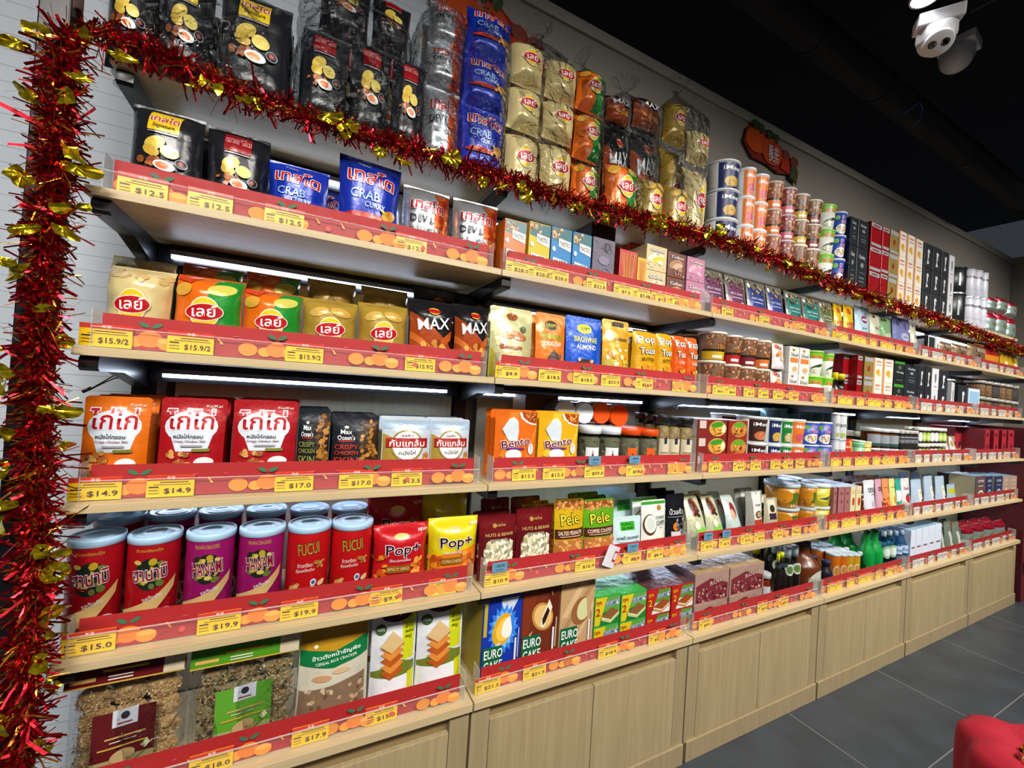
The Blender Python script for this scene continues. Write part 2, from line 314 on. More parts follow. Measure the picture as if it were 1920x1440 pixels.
# ------------------------------------------------------------------ setting
BW = 0.9; NB = 6; XS = [i*BW for i in range(NB+1)]
Z = {0: 2.045, 1: 1.7436, 2: 1.4279, 3: 1.1170, 4: 0.8055, 5: 0.4911}
YF = {0: 0.065, 1: 0.0, 2: 0.0, 3: 0.0, 4: 0.0, 5: 0.0}
TH = 0.018; YB = 0.345; YW = 0.40; XR = 6.55; HW = 2.945
def tiles():
    ma = bpy.data.materials.new('floor_tiles'); ma.use_nodes = True; nt = ma.node_tree; b = nt.nodes['Principled BSDF']
    tc = nt.nodes.new('ShaderNodeTexCoord'); sx = nt.nodes.new('ShaderNodeSeparateXYZ'); nt.links.new(tc.outputs['Object'], sx.inputs[0])
    def mth(op, a, b2=None):
        n = nt.nodes.new('ShaderNodeMath'); n.operation = op
        for i, q in enumerate((a, b2)):
            if q is None: continue
            if isinstance(q, (int, float)): n.inputs[i].default_value = q
            else: nt.links.new(q, n.inputs[i])
        return n.outputs[0]
    e = []
    for k, o in ((0, 2.481), (1, -0.384)):
        f = mth('FRACT', mth('DIVIDE', mth('SUBTRACT', sx.outputs[k], o), 0.8052)); e.append(mth('LESS_THAN', mth('MINIMUM', f, mth('SUBTRACT', 1.0, f)), 0.0026))
    g = mth('MAXIMUM', e[0], e[1])
    nz = nt.nodes.new('ShaderNodeTexNoise'); nz.inputs['Scale'].default_value = 5; nz.inputs['Detail'].default_value = 9; nt.links.new(tc.outputs['Object'], nz.inputs['Vector'])
    cr = nt.nodes.new('ShaderNodeValToRGB'); cr.color_ramp.elements[0].color = lin('#33393f'); cr.color_ramp.elements[1].color = lin('#3d444c'); cr.color_ramp.elements[0].position = .35; cr.color_ramp.elements[1].position = .65
    nt.links.new(nz.outputs['Fac'], cr.inputs[0])
    mx = nt.nodes.new('ShaderNodeMix'); mx.data_type = 'RGBA'; nt.links.new(g, mx.inputs[0]); nt.links.new(cr.outputs[0], mx.inputs[6]); mx.inputs[7].default_value = lin('#787876')
    nt.links.new(mx.outputs[2], b.inputs['Base Color']); b.inputs['Roughness'].default_value = 0.42
    bp = nt.nodes.new('ShaderNodeBump'); bp.inputs['Strength'].default_value = 0.15; bp.inputs['Distance'].default_value = 0.002; nt.links.new(nz.outputs['Fac'], bp.inputs['Height']); nt.links.new(bp.outputs[0], b.inputs['Normal'])
    return ma
def bricks(name, c, course, strength):
    ma = bpy.data.materials.new(name); ma.use_nodes = True; nt = ma.node_tree; b = nt.nodes['Principled BSDF']
    tc = nt.nodes.new('ShaderNodeTexCoord'); mp = nt.nodes.new('ShaderNodeMapping'); mp.inputs['Rotation'].default_value = (math.pi/2, 0, 0)
    br = nt.nodes.new('ShaderNodeTexBrick'); br.inputs['Scale'].default_value = 1; br.inputs['Brick Width'].default_value = course*9; br.inputs['Row Height'].default_value = course
    br.inputs['Mortar Size'].default_value = 0.0016; br.inputs['Mortar Smooth'].default_value = 0.7
    br.inputs['Color1'].default_value = lin(c); br.inputs['Color2'].default_value = lin(c); br.inputs['Mortar'].default_value = lin('#a6aeb7')
    nz = nt.nodes.new('ShaderNodeTexNoise'); nz.inputs['Scale'].default_value = 30; nz.inputs['Detail'].default_value = 5
    nt.links.new(tc.outputs['Object'], mp.inputs[0]); nt.links.new(mp.outputs[0], br.inputs['Vector']); nt.links.new(tc.outputs['Object'], nz.inputs['Vector'])
    nt.links.new(br.outputs['Color'], b.inputs['Base Color'])
    ad = nt.nodes.new('ShaderNodeMath'); ad.operation = 'MULTIPLY_ADD'; ad.inputs[1].default_value = 0.35; sb = nt.nodes.new('ShaderNodeMath'); sb.operation = 'SUBTRACT'; sb.inputs[0].default_value = 1
    nt.links.new(br.outputs['Fac'], sb.inputs[1]); nt.links.new(nz.outputs['Fac'], ad.inputs[0]); nt.links.new(sb.outputs[0], ad.inputs[2])
    bp = nt.nodes.new('ShaderNodeBump'); bp.inputs['Strength'].default_value = strength; bp.inputs['Distance'].default_value = 0.004; nt.links.new(ad.outputs[0], bp.inputs['Height']); nt.links.new(bp.outputs[0], b.inputs['Normal'])
    b.inputs['Roughness'].default_value = 0.7; return ma
def struct(name, mb): return tag(mb.build(name), kind='structure')
struct('floor', MB().box(-3, -6, -0.05, XR+.1, .6, 0, tiles()))
black = mat('#0b0b0d', 'matte')
struct('ceiling', MB().box(-3, -6, 4.3, 9.5, 4, 4.4, black))
struct('wall_left', MB().box(-3, YW, 0, 0.95, YW+.12, HW, bricks('white_bricks', '#bcc5cf', 0.04, 0.4)))
struct('wall_back', MB().box(0.95, YW, 0, XR, YW+.12, HW, mat('#8e8a80', 'matte')))
struct('wall_right', MB().box(XR, -6, 0, XR+.12, YW+.12, HW, mat('#8e8a80', 'matte')))
struct('trim_1', MB().box(-3, YW-.015, HW, XR, YW+.13, HW+.05, mat('#a19d92', 'matte'), .004))
struct('trim_2', MB().box(XR-.015, -6, HW, XR+.13, YW-.016, HW+.05, mat('#a19d92', 'matte'), .004))
# ducts and pipes under the black ceiling
dk = mat('#0d0e11', 'matte'); dk2 = mat('#121317', 'matte')
d = MB(); 
da, db = at(1490, 38, .1), at(1886, 349, .02); dv = (db-da)/(db.x-da.x); da = da-dv*2.2; d.tube([da, db+dv*.3], .075, dk2, 20)
for u, v in ((1535, 76), (1650, 163), (1800, 280)): q = at(u, v, .07); q = da+dv*(q.x-da.x); d.tube([q, q+dv*.04], .079, dk, 20)
tag(d.build('ceiling_duct'), 'long dark round air duct under the black ceiling above the shelving', 'duct')
d = MB(); d.tube([(1.3, -1.9, 3.9), (8.5, -1.1, 3.9)], .05, dk); tag(d.build('ceiling_pipe'), 'thin dark pipe under the black ceiling beyond the round duct', 'pipe')
bl = MB(); bl.tube([at(1694, 213, .05), at(1710, 203, .0), at(1724, 192, -.02), at(1730, 203, -.03), at(1724, 225, -.02), at(1712, 236, .0)], .0035, mat('#2c4fb8', 'plastic')); tag(bl.build('blue_cable'), 'thin blue cable looped below the round ceiling duct', 'cable')
d = MB(); p0, p1 = [Vector(CP)+(q-Vector(CP))*((4.24-CP[2])/(q.z-CP[2])) for q in (at(1818, 24, -.9), at(1920, -32, -.9))]; d.tube([p0, p1], .01, mat('#6c6a60', 'matte')); tag(d.build('ceiling_rod'), 'thin grey rod fixed up under the black ceiling', 'rod')
# ------------------------------------------------------------------ base cabinets, frames, shelves, tube lights
front = wood('board_wood', '#b7a27a', '#c6b28b'); door = wood('door_wood', '#9a8863', '#ab9a76', True); doorh = wood('body_wood', '#958361', '#a39170', True)
panel = wood('panel_wood', '#a8a68e', '#b5b39c', True, .6); inner = mat('#8f7850', 'matte'); steel = mat('#101114', 'plastic')
BAY = ['first bay', 'second bay', 'third bay', 'fourth bay', 'fifth bay', 'sixth bay']
LEV = {0: 'top shelf', 1: 'second shelf', 2: 'third shelf', 3: 'fourth shelf', 4: 'fifth shelf', 5: 'cabinet top'}
for b in range(NB):
    x0, x1 = XS[b], XS[b+1]
    c = empty('base_cabinet', (x0, 0, 0)); tag(c, f'pale wood low cabinet with recessed finger grip, {BAY[b]} from the garland post', 'cabinet', 'low cabinets under the shelving')
    m_ = MB(); m_.box(.004, .02, .07, .062, .34, .465, doorh); m_.box(BW-.062, .02, .07, BW-.004, .34, .465, doorh); m_.box(.062, .042, .385, BW-.062, .34, .465, inner); m_.box(.062, .036, .07, BW-.062, .34, .385, doorh)
    m_.build('cabinet_body', c)
    MB().box(.012, .012, 0, BW-.004, .03, .078, doorh, .002).build('plinth', c)
    for k in range(2):
        a, e = (.064, BW/2-.0015) if k == 0 else (BW/2+.0015, BW-.064)
        MB().box(a, .019, .082, e, .035, .412, door, .0015).build('door', c)
    MB().box(.002, 0, Z[5]-.024, BW-.002, .34, Z[5], front, .0015).build('counter_top', c)
    f = empty('shelving_unit', (x0, YB, 0)); tag(f, f'black slotted steel upright with pale grooved back panel, {BAY[b]}', 'shelf frame', 'frames behind the shelving')
    MB().box(-.002, -.005, Z[5]+.001, .042, .03, 2.1, steel).build('upright', f)
    pb = MB().box(.09, .0, Z[5]+.001, BW-.012, .012, 2.02, panel); pb.build('back_panel', f)
    if b == 0: MB().box(.072, -.004, Z[5]+.001, .086, .02, 2.02, steel).build('upright', f)
    if b == NB-1: MB().box(BW-.01, -.005, Z[5]+.001, BW+.03, .03, 2.1, steel).build('upright', f)
for lv in (0, 1, 2, 3, 4):
    for b in range(NB):
        x0 = XS[b]; z = Z[lv]; yf = YF[lv]
        if b == 5 and lv == 0: pass
        s = empty('wall_shelf', (x0, 0, z)); tag(s, f'pale wood shelf board on black steel brackets, {LEV[lv]}, {BAY[b]}', 'shelf', 'shelf boards of the wall shelving')
        MB().box(.0015, yf, -TH, BW-.0015, YB-.008, 0, front, .001).build('board', s)
        for k in ((0, 1) if b == NB-1 else (0,)):
            bx = .008 if k == 0 else BW-.04
            br = MB(); pr = [(yf+.02, -TH), (yf+.014, -TH-.006), (yf+.014, -TH-.024), (yf+.022, -TH-.03), (yf+.15, -TH-.032), (YB-.03, -TH-.07), (YB-.006, -TH-.07), (YB-.006, -TH)]
            n = len(pr); vs = [(bx, y, q) for y, q in pr]+[(bx+.03, y, q) for y, q in pr]
            br.add(vs, [tuple(range(n)), tuple(reversed(range(n, 2*n)))]+[(i, i+n, (i+1) % n+n, (i+1) % n) for i in range(n)], steel); br.build('bracket', s)
        br = MB(); br.box(.04, YB-.035, -TH-.052, BW, YB-.012, -TH-.001, steel); br.build('rear_rail', s)
        if lv < 5:
            t = empty('tube_light', (x0, YB-.045, z-TH-.034)); tag(t, f'glowing white tube light under the {LEV[lv]}, {BAY[b]}', 'tube light', 'tube lights under the shelves')
            MB().box(.07, -.011, .0035, BW-.045, .013, .016, mat('#8f96a8', 'metal')).build('tube_housing', t)
            q = MB(); q.tube([(.072, 0, 0), (BW-.047, 0, 0)], .0062, emit('#d6e4ff', 22.0), 10); q.build('tube', t)
# black post with the garland
tag(MB().box(-.075, -.012, 0, -.03, .035, 2.6, steel, .003).build('garland_post'), 'black square steel post at the near end of the shelving, wound with tinsel', 'post')
tag(MB().box(-.11, .36, 2.2, .0, .399, 2.6, mat('#2a3644', 'matte')).build('wall_board'), 'dark slate board on the white brick wall above the garland', 'board')
# ------------------------------------------------------------------ rails with red tangerine paper, and price tags
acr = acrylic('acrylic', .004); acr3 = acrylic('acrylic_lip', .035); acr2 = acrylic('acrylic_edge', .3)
def red_paper(x0, x1, z1=.072, seed=0):
    mb = MB(); W = x1-x0; H = z1; mb.box(x0, .034, .002, x1, .0352, z1, mat('#a51417', 'matte')); it = []; cx = .02; asp = H/(W/2); k = seed % 3
    u = lambda x: (x/(W/2))-1; rr = random.Random(seed)
    while cx < W-.02:
        for dx, dz, r, col in ((.0, .020, .019, '#e08a18'), (.034, .017, .014, '#f09a20'), (.058, .024, .022, '#ea7d12'), (.088, .016, .018, '#f0921c')):
            if cx+dx+r < W-.002: it.append(('e', u(cx+dx), dz/H, r/(W/2), min(r*.8, dz-.002)/H, col))
        if cx+.1 < W: it.append(('e', u(cx+.088), .022/H, .017/(W/2), .006/H, '#f7b048'))
        for sg in (-1, 1):
            if 0 < cx+.058+sg*.012+.01 < W: it.append(('e', u(cx+.058+sg*.011), (.054)/H, .010/(W/2), .0045/H, '#39694a', sg*.45))
        for q in range(4):
            x = cx+.12+q*.028
            if x < W-.01: it.append(('p', [(u(x), .55+.1*(q % 2)), (u(x+.004), .53+.1*(q % 2)), (u(x+.012), .37+.3*(q % 2)), (u(x+.007), .37+.3*(q % 2))], ('#f0a032', '#e0507a', '#f2b54a', '#d94a5e')[q]))
        if cx+.15 < W: it.append(('e', u(cx+.15), .25, .006/(W/2), .09, '#d8433a'))
        cx += .235
    art(mb, it, lambda X, Y, o: ((x0+x1)/2+X, .034-o, .002+Y*.98), W, H, 'matte', eps=.0003)
    return mb
def tag_mesh(price, col='#f0c315', w_=.082, h_=.046):
    mb = MB(); mb.box(-w_/2, -.0006, 0, w_/2, .0006, h_, mat(col, 'print'))
    it = [('r', -1, .78, 1, 1, '#c8362c' if col == '#f0c315' else '#b8bcc0'), ('t', '年货', 0, .88, .35, .16, '#f3d9c8'), ('r', -.45, .66, .75, .70, '#4a3a10'), ('r', -.7, .56, .85, .59, '#7a621c'), ('r', -.9, .44, -.5, .50, '#3a2d0c'), ('r', -.9, .3, -.5, .34, '#8d7220'), ('r', -.9, .17, -.45, .2, '#8d7220')]
    if price: it.append(('t', price, .3, .27, 1.15 if len(price) > 4 else .95, .28, '#3a2410'))
    art(mb, it, lambda X, Y, o: (X, -.0006-o, Y), w_, h_, 'print', eps=.0002); return mb
def rail(lv, b, xa, xb):
    z = Z[lv]; t = empty('price_rail', (0, 0, z)); nm = f'clear acrylic price rail with red tangerine paper, {LEV[lv]}, {BAY[b]}'; tag(t, nm, 'price rail', 'price rails along the shelf fronts')
    red_paper(xa+.012, xb-.012, seed=lv*7+b).build('red_paper_strip', t)
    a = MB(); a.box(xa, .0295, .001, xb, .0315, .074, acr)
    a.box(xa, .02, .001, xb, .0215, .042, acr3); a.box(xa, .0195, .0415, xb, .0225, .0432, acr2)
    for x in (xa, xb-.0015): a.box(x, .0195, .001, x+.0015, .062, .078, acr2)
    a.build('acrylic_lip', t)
TAGS = []
PRICE = {
 (1, 0): [(268, 348, '$12.5'), (395, 375, '$12.5'), (534, 403, '$12.5'), (772, 456, '$12.5')],
 (2, 0): [(198, 640, '$15.9/2'), (357, 655, '$15.9/2'), (571, 668, '$15.9/2'), (788, 686, '$15.9/2')],
 (3, 0): [(178, 915, '$14.9'), (320, 912, '$14.9'), (552, 907, '$17.0'), (668, 903, '$17.0'), (763, 899, '$13.5')],
 (4, 0): [(168, 1188, '$15.0'), (412, 1158, '$19.9'), (562, 1138, '$19.9'), (725, 1114, '$9.9'), (830, 1096, '$9.9')],
 (5, 0): [(397, 1418, '$18.0'), (582, 1380, '$17.9'), (715, 1344, '$15.0')],
 (1, 1): [(971, 500, '$28.0'), (1011, 510, '$28.0'), (1046, 518, '$28.0'), (1119, 532, '$22.5'), (1169, 540, '$7.5'), (1203, 549, '$5.0'), (1237, 555, '$7.5'), (1268, 562, '$7.5'), (1297, 568, '$7.5')],
 (2, 1): [(953, 687, '$9.9'), (1032, 695, '$18.5'), (1095, 701, '$18.5'), (1146, 706, '$23.9'), (1209, 712, '$16.0'), (1276, 718, '$16.0')],
 (3, 1): [(983, 889, '$12.5'), (1039, 889, '$12.5'), (1115, 884, '$59.0'), (1191, 883, '$59.0'), (1267, 881, '$88.0')],
 (4, 1): [(932, 1080, '$10.9'), (1098, 1056, '$10.9'), (1186, 1043, '$8.9'), (1229, 1036, '$8.9'), (1271, 1029, '$10.9')],
 (5, 1): [(915, 1282, '$21.5'), (1003, 1255, '$21.5'), (1140, 1222, '$18.9'), (1232, 1195, '$18.9')],
 (1, 2): [(1365, 578, '$30/2'), (1434, 594, '$30/2'), (1503, 606, '$30/2'), (1569, 620, '$30/2')],
 (2, 2): [(1348, 724, '$6.0'), (1370, 727, '$6.0'), (1405, 731, '$6.0'), (1432, 734, '$6.0'), (1459, 737, '$6.0'), (1489, 740, '$6.0'), (1535, 743, '$8.0')],
 (3, 2): [(1340, 880, '$9.9'), (1385, 879, '$9.9'), (1417, 878, '$9.9'), (1454, 877, '$9.9'), (1478, 877, '$9.9'), (1500, 876, '$9.9')],
 (4, 2): [(1326, 1022, '$15'), (1359, 1020, '$15'), (1399, 1014, '$15'), (1424, 1010, '$15'), (1459, 1005, '$15'), (1493, 1000, '$15'), (1527, 995, '$15')],
 (5, 2): [(1322, 1172, '$9.9'), (1430, 1137, '$9.9'), (1470, 1125, '$9.9')],
}
XT = {1: (.012, .888), 2: (.014, .886), 3: (.012, .888), 4: (.012, .886), 5: (.012, .886)}
for lv in (1, 2, 3, 4, 5):
    for b in range(NB):
        xa, xb = XS[b]+.02, XS[b+1]-.022
        rail(lv, b, xa, xb); lst = PRICE.get((lv, b)); z = Z[lv]
        if lst is None:
            n = 8 if lv in (3, 4) or b == 3 else 7; lst = [((xa+.06+(xb-xa-.12)*(i+.5*((i*7+lv) % 3)/3)/(n-.4)), None, None) for i in range(n)]
        for k, (u, v, pr) in enumerate(lst):
            x = at(u, v, .025).x if v else u
            far = b >= 4; col = '#d9d2c4' if far else '#f0c315'
            wd = .082 if b < 2 else .07
            key = (pr, col, wd)
            if key not in TXT:
                o = tag_mesh(pr, col, wd).build('price_tag'); TXT[key] = o
            else: o = TXT[key].copy(); COL.objects.link(o)
            o.location = (x, .0262, z+.0022); TAGS.append((o, lv, b, pr, x, far))
# ------------------------------------------------------------------ artwork
CHIP = ['#d8b04a', '#e3c260', '#c9982e']; NUT = ['#c98a4a', '#b06f35', '#dba868']; RED = '#b3131b'; WH = '#f1f1ee'
def lays(x, y, r, ra):   # yellow disc with a red ribbon badge
    return [('e', x, y, r*1.08, r*1.08*ra, '#f3ead0'), ('e', x, y, r, r*ra, '#e6c51c'), ('e', x, y, r*1.35, r*.62*ra, '#f3ead0', .08), ('e', x, y, r*1.28, r*.55*ra, '#b8141d', .08), ('t', 'เลย์', x, y+.01, r*1.7, r*.78*ra, '#f6f4f0', None, .06)]
def a_lays(base):
    it = []
    if base == 'cream': it = [('s', -.9, .72, .9, .92, 14, .05, ['#d8bd86', '#cfae70', '#e2cfa0'])]
    elif base == 'split': it = [('p', [(.05, .03), (.98, .03), (.98, .97), (.3, .97), (.05, .6)], '#1f8a2c'), ('e', .45, .74, .42, .09, '#cfc85a', .2), ('e', -.7, .7, .28, .1, '#d8a23a', .4), ('e', .75, .12, .25, .07, '#bcd06a'), ('p', [(-.95, .95), (-.2, .95), (-.5, .8), (-.95, .88)], '#d8401c')]
    elif base == 'gold': it = [('e', -.45, .68, .35, .08, '#d2ab55', .3), ('e', .35, .7, .4, .08, '#cba24a', -.2)]
    return it+lays(0, .38, .42, .5)
def a_sig(red):
    top = ('#8f1018' if red else '#e2c21c')
    return [('r', -.45, .66, .42, .95, top), ('t', 'เทสโต', 0, .83, .78, .1, '#b2122a' if not red else '#8f1018', '#f3c9c9' if red else '#f8e6e6')]+([] if red else [('t', 'Signature', 0, .72, .6, .06, '#3a2a10')])+[
        ('r', -.42, .63, .4, .645, '#8a8a88'), ('e', -.2, .5, .3, .075, '#d9bd4a', .5), ('e', .22, .42, .26, .075, '#e2cc66', -.25), ('e', -.28, .4, .24, .06, '#cdaa3c', -.4), ('s', -.6, .22, .1, .32, 16, .03, ['#8a4a20', '#b5652a']),
        ('e', .1, .24, .3, .06, '#ece8e2', -.15), ('e', .06, .24, .19, .038, '#e07a42', -.15), ('e', .55, .3, .16, .055, '#c9c9c9'), ('e', .55, .3, .145, .05, '#24272c'), ('e', .55, .3, .06, .025, '#b8423a')]
def a_crab():
    return [('t', 'Tasto', -.25, .9, .4, .05, '#dfe6f2'), ('t', 'เทสโต', -.02, .72, 1.5, .22, '#b4141e', '#efe9ea', -.06), ('t', 'CRAB', -.22, .46, .95, .13, '#8fb0e0', None, -.04), ('t', 'CURRY', .12, .33, .7, .075, '#a9c4ea', None, -.04), ('e', -.2, .17, .65, .05, '#b5301c'), ('e', .62, .24, .28, .07, '#d39a3a', .4), ('s', .3, .1, .9, .3, 10, .03, ['#c97a2a', '#dfb050'])]
def a_devil():
    return [('p', [(.35, .04), (.97, .04), (.97, .96), (.6, .93), (.25, .6)], '#c2461c'), ('s', .4, .1, .95, .9, 24, .05, ['#d8642a', '#a8321a', '#e08a3a']), ('t', 'เทสโต', -.05, .66, 1.4, .2, '#b4141e', '#f0e4e2', -.06), ('t', 'DEV L', -.25, .42, 1.0, .12, '#22242a'), ('t', 'มาร์มิท สไปซี่', -.15, .27, 1.2, .06, '#2b2b2e', '#e8e8e8')]
def a_max():
    return [('p', [(-.97, .05), (.97, .05), (.97, .2), (0, .5), (-.97, .75)], '#a8461c'), ('p', [(-.97, .3), (-.97, .42), (-.1, .2), (-.1, .1)], '#d4702e'), ('p', [(.97, .35), (.97, .5), (.1, .22), (.3, .12)], '#c25a22'), ('s', -.6, .08, .6, .26, 14, .05, ['#c98a3a', '#8a3a16', '#e0a44a']), ('e', 0, .77, .26, .06, '#d9b01e'), ('e', 0, .77, .3, .035, '#b0141c'), ('t', 'MAX', .02, .56, 1.45, .19, '#e9edf2', None, .12)]
def a_chick():
    return [('e', -.04, .62, .82, .21, '#d3dde8'), ('p', [(-.7, .55), (.7, .6), (.5, .3), (-.45, .3)], '#d3dde8'), ('t', 'ไก่ไก่', -.08, .72, 1.45, .27, '#a8101c', '#e9dfe6', .0), ('r', -.78, .845, -.76, .85, '#ffffff'), ('t', 'KaiKai', .6, .9, .5, .035, '#ead6c8'), ('t', 'หนังไก่กรอบ', -.1, .5, .9, .06, '#27302c'), ('t', 'Crispy Chicken Skin', -.05, .43, 1.0, .04, '#8a2a22'), ('r', -.3, .36, .35, .385, '#9a9a9a'), ('s', -.85, .06, -.05, .3, 34, .035, ['#b5763a', '#d39a52', '#94582a']), ('r', .05, .3, .6, .34, '#7a7a2e'), ('e', .45, .16, .3, .07, '#e8ece8')]
def a_skin(c):
    return [('r', .2, .05, .96, .9, '#3a2412'), ('s', .2, .06, .93, .9, 70, .035, ['#8a5a26', '#c08a44', '#5e3a18', '#a9732f']), ('e', -.42, .78, .1, .025, '#c9c9c9'), ('t', 'Max', -.42, .7, .5, .08, '#e6e6e6'), ('t', "Ocean's", -.42, .6, .75, .08, '#e6e6e6'), ('r', -.75, .53, -.1, .55, '#b01c1c'), ('t', 'CRISPY', -.4, .44, 1.0, .08, c), ('t', 'CHICKEN', -.4, .34, 1.0, .07, c), ('t', 'SKIN', -.4, .2, 1.02, .13, c)]
def a_kab():
    return [('r', -.97, .78, .97, .96, '#9fb6cc'), ('p', [(-.97, .05), (-.4, .05), (-.4, .6), (-.97, .7)], '#a58a3a'), ('s', .3, .05, .9, .4, 26, .04, NUT), ('e', 0, .48, .68, .3, '#8a7a34'), ('e', 0, .48, .6, .265, '#e9ecee'), ('r', -.85, .44, .85, .62, '#9c1c1c'), ('t', 'กับแกล้ม', 0, .53, 1.45, .14, '#f2ece4'), ('t', 'หนังไก่', 0, .35, .7, .08, '#5a5a52'), ('t', 'รสจัด', 0, .67, .5, .05, '#8a1c1c')]
def a_bento(c2):
    return [('p', [(-.95, .05), (-.3, .05), (.1, .97), (-.3, .97)], c2), ('p', [(.1, .05), (.5, .05), (.97, .6), (.97, .75)], c2), ('p', [(.1, .97), (.2, .86), (.45, .78), (.75, .74), (.96, .74), (.96, .97)], '#f0e6da'), ('p', [(.22, .97), (.32, .87), (.55, .8), (.8, .77), (.96, .77), (.96, .97)], '#a84a1c'), ('s', .4, .82, .9, .95, 26, .02, ['#d8863a', '#8a3212', '#e8b060']), ('p', [(-.4, .45), (-.7, .66), (-.38, .84), (-.15, .88), (.05, .8), (.08, .62), (.02, .45)], '#cfdbe2'), ('e', -.15, .2, .38, .1, '#e6ecef'), ('t', 'Bento', -.05, .42, 1.35, .14, '#6a1a3a', '#f6efe6', .16), ('r', -.5, .3, .35, .33, '#7a3a8a'), ('e', .68, .3, .14, .1, '#eef0f0'), ('t', 'お\nい\nし\nい', .68, .3, .1, .15, '#2a2a2a'), ('t', '無\n味', -.75, .1, .2, .16, '#6a1a2a')]
def a_can_h(th):
    return [('t', 'PRAWN CRACKERS' if not th else 'ข้าวเกรียบกุ้ง', -.05, .93, .75, .045, '#c9a23a'), ('e', 0, .68, .42, .17, '#1f2a22'), ('s', -.35, .55, .35, .82, 24, .035, ['#c9a82a', '#6a7a3a', '#2a2f24', '#e0c860']), ('t', 'ฮานามิ' if th else 'HANAMI', 0, .69, .92, .15, '#8f1030', '#e8dfe4', .10), ('p', [(-.8, .12), (-.8, .3), (.1, .42), (.75, .62), (.7, .5), (.15, .27)], '#d9bb78'), ('p', [(-.7, .05), (-.55, .26), (-.2, .27), (-.35, .05)], '#d9bb78'), ('t', 'รสดั้งเดิม', .1, .44, .5, .05, '#e8e4e0', None, .25), ('e', .42, .17, .33, .13, '#d9dde2'), ('e', .36, .15, .08, .08, '#a01822', .5), ('e', .56, .2, .07, .07, '#a01822', .3), ('r', .1, .12, .75, .13, '#7a86a0')]
def a_fucui():
    return [('t', 'FUCUI', .0, .8, .72, .15, '#c2a43a', '#1f2416', .12), ('t', 'ข้าวเกรียบ', -.1, .6, .5, .055, '#efe4dc', None, .08), ('t', 'กุ้งรสดั้งเดิม', -.08, .53, .62, .055, '#efe4dc', None, .08), ('s', .2, .55, .55, .63, 10, .025, ['#d8a860', '#b07a3a']), ('s', -.6, .05, .7, .36, 40, .05, ['#e0bf7a', '#cf9f56', '#efd9a0']), ('e', .0, .13, .42, .13, '#a8141a'), ('e', -.05, .11, .28, .07, '#e6cfc0'), ('e', .2, .38, .1, .045, '#dfe6ee'), ('e', .2, .38, .06, .025, '#3a6aa8')]
def a_pop(c):
    return [('e', -.05, .82, .28, .05, '#d9c070'), ('t', 'Pop+', .02, .58, 1.3, .24, '#2a1420', '#f3e8e8', .03), ('t', 'ป๊อปคอร์น', -.1, .42, .8, .05, '#dfe2ea'), ('r', -.6, .2, .3, .33, '#8a5a1a'), ('t', 'SPICY BBQ' if c == 'r' else 'CORN CHEESE', -.15, .265, .8, .06, '#d9bf7a'), ('s', .3, .1, .9, .4, 14, .05, ['#d97a2a', '#c2521c', '#eaa040']), ('s', -.95, .1, -.6, .6, 9, .05, ['#e0902a', '#c2521c']), ('t', 'NEW!', .75, .9, .35, .05, '#e9dede')]
def a_nuts():
    return [('p', [(-.97, .6), (.97, .6), (.97, .97), (-.97, .97)], '#6a1016'), ('e', -.2, .8, .1, .04, '#b5904a'), ('t', 'pele', .1, .8, .6, .08, '#b5904a'), ('t', 'NUTS & BEANS', .05, .63, 1.5, .06, '#c2a86a'), ('p', [(-.7, .05), (.7, .05), (.8, .35), (.45, .55), (-.45, .55), (-.8, .35)], '#8f8a70'), ('s', -.72, .07, .72, .5, 120, .035, ['#e4dfc8', '#cfc7a4', '#f0ecd8', '#a9a27a'])]
def a_pele(c, w2):
    return [('r', -.97, .84, .97, .97, '#8a4a22'), ('s', -.95, .8, .95, .95, 40, .03, NUT), ('t', 'Pele', 0, .64, 1.25, .2, '#d8cf3a', '#4a2a12', .08), ('r', -.97, .3, .97, .47, '#4f2416'), ('t', w2, 0, .4, 1.6, .07, '#ead9c0'), ('r', -.7, .33, .7, .345, '#c9b08a'), ('r', -.97, .04, .97, .28, '#b5703a'), ('s', -.95, .05, .95, .27, 60, .035, NUT)]
def a_king():
    return [('r', -.55, .6, .5, .85, '#3fae2c'), ('t', 'KING', -.03, .78, .8, .09, '#123a16'), ('t', 'ISLAND', -.03, .67, .8, .07, '#123a16'), ('t', 'มะพร้าวอบกรอบ', 0, .4, 1.6, .12, '#2a4a52'), ('t', 'Toasted Coconut Chips', 0, .27, 1.5, .07, '#5a7a82'), ('r', -.97, .05, .97, .2, '#9fc0c8')]
def a_coco():
    return [('r', -.97, .9, .97, .97, '#3f9a34'), ('e', -.42, .45, .5, .24, '#5a3a22'), ('e', -.38, .47, .43, .2, '#e9ece6'), ('e', -.38, .47, .3, .14, '#cfd6cc'), ('e', .4, .82, .16, .06, '#b0783a'), ('t', 'COCONUT', .45, .6, .8, .07, '#4a5a52'), ('t', 'CHIPS', .45, .48, .75, .11, '#4a5a52'), ('t', 'ORIGINAL', .45, .38, .4, .03, '#7a8a82'), ('e', .2, .12, .5, .04, '#d8c89a')]
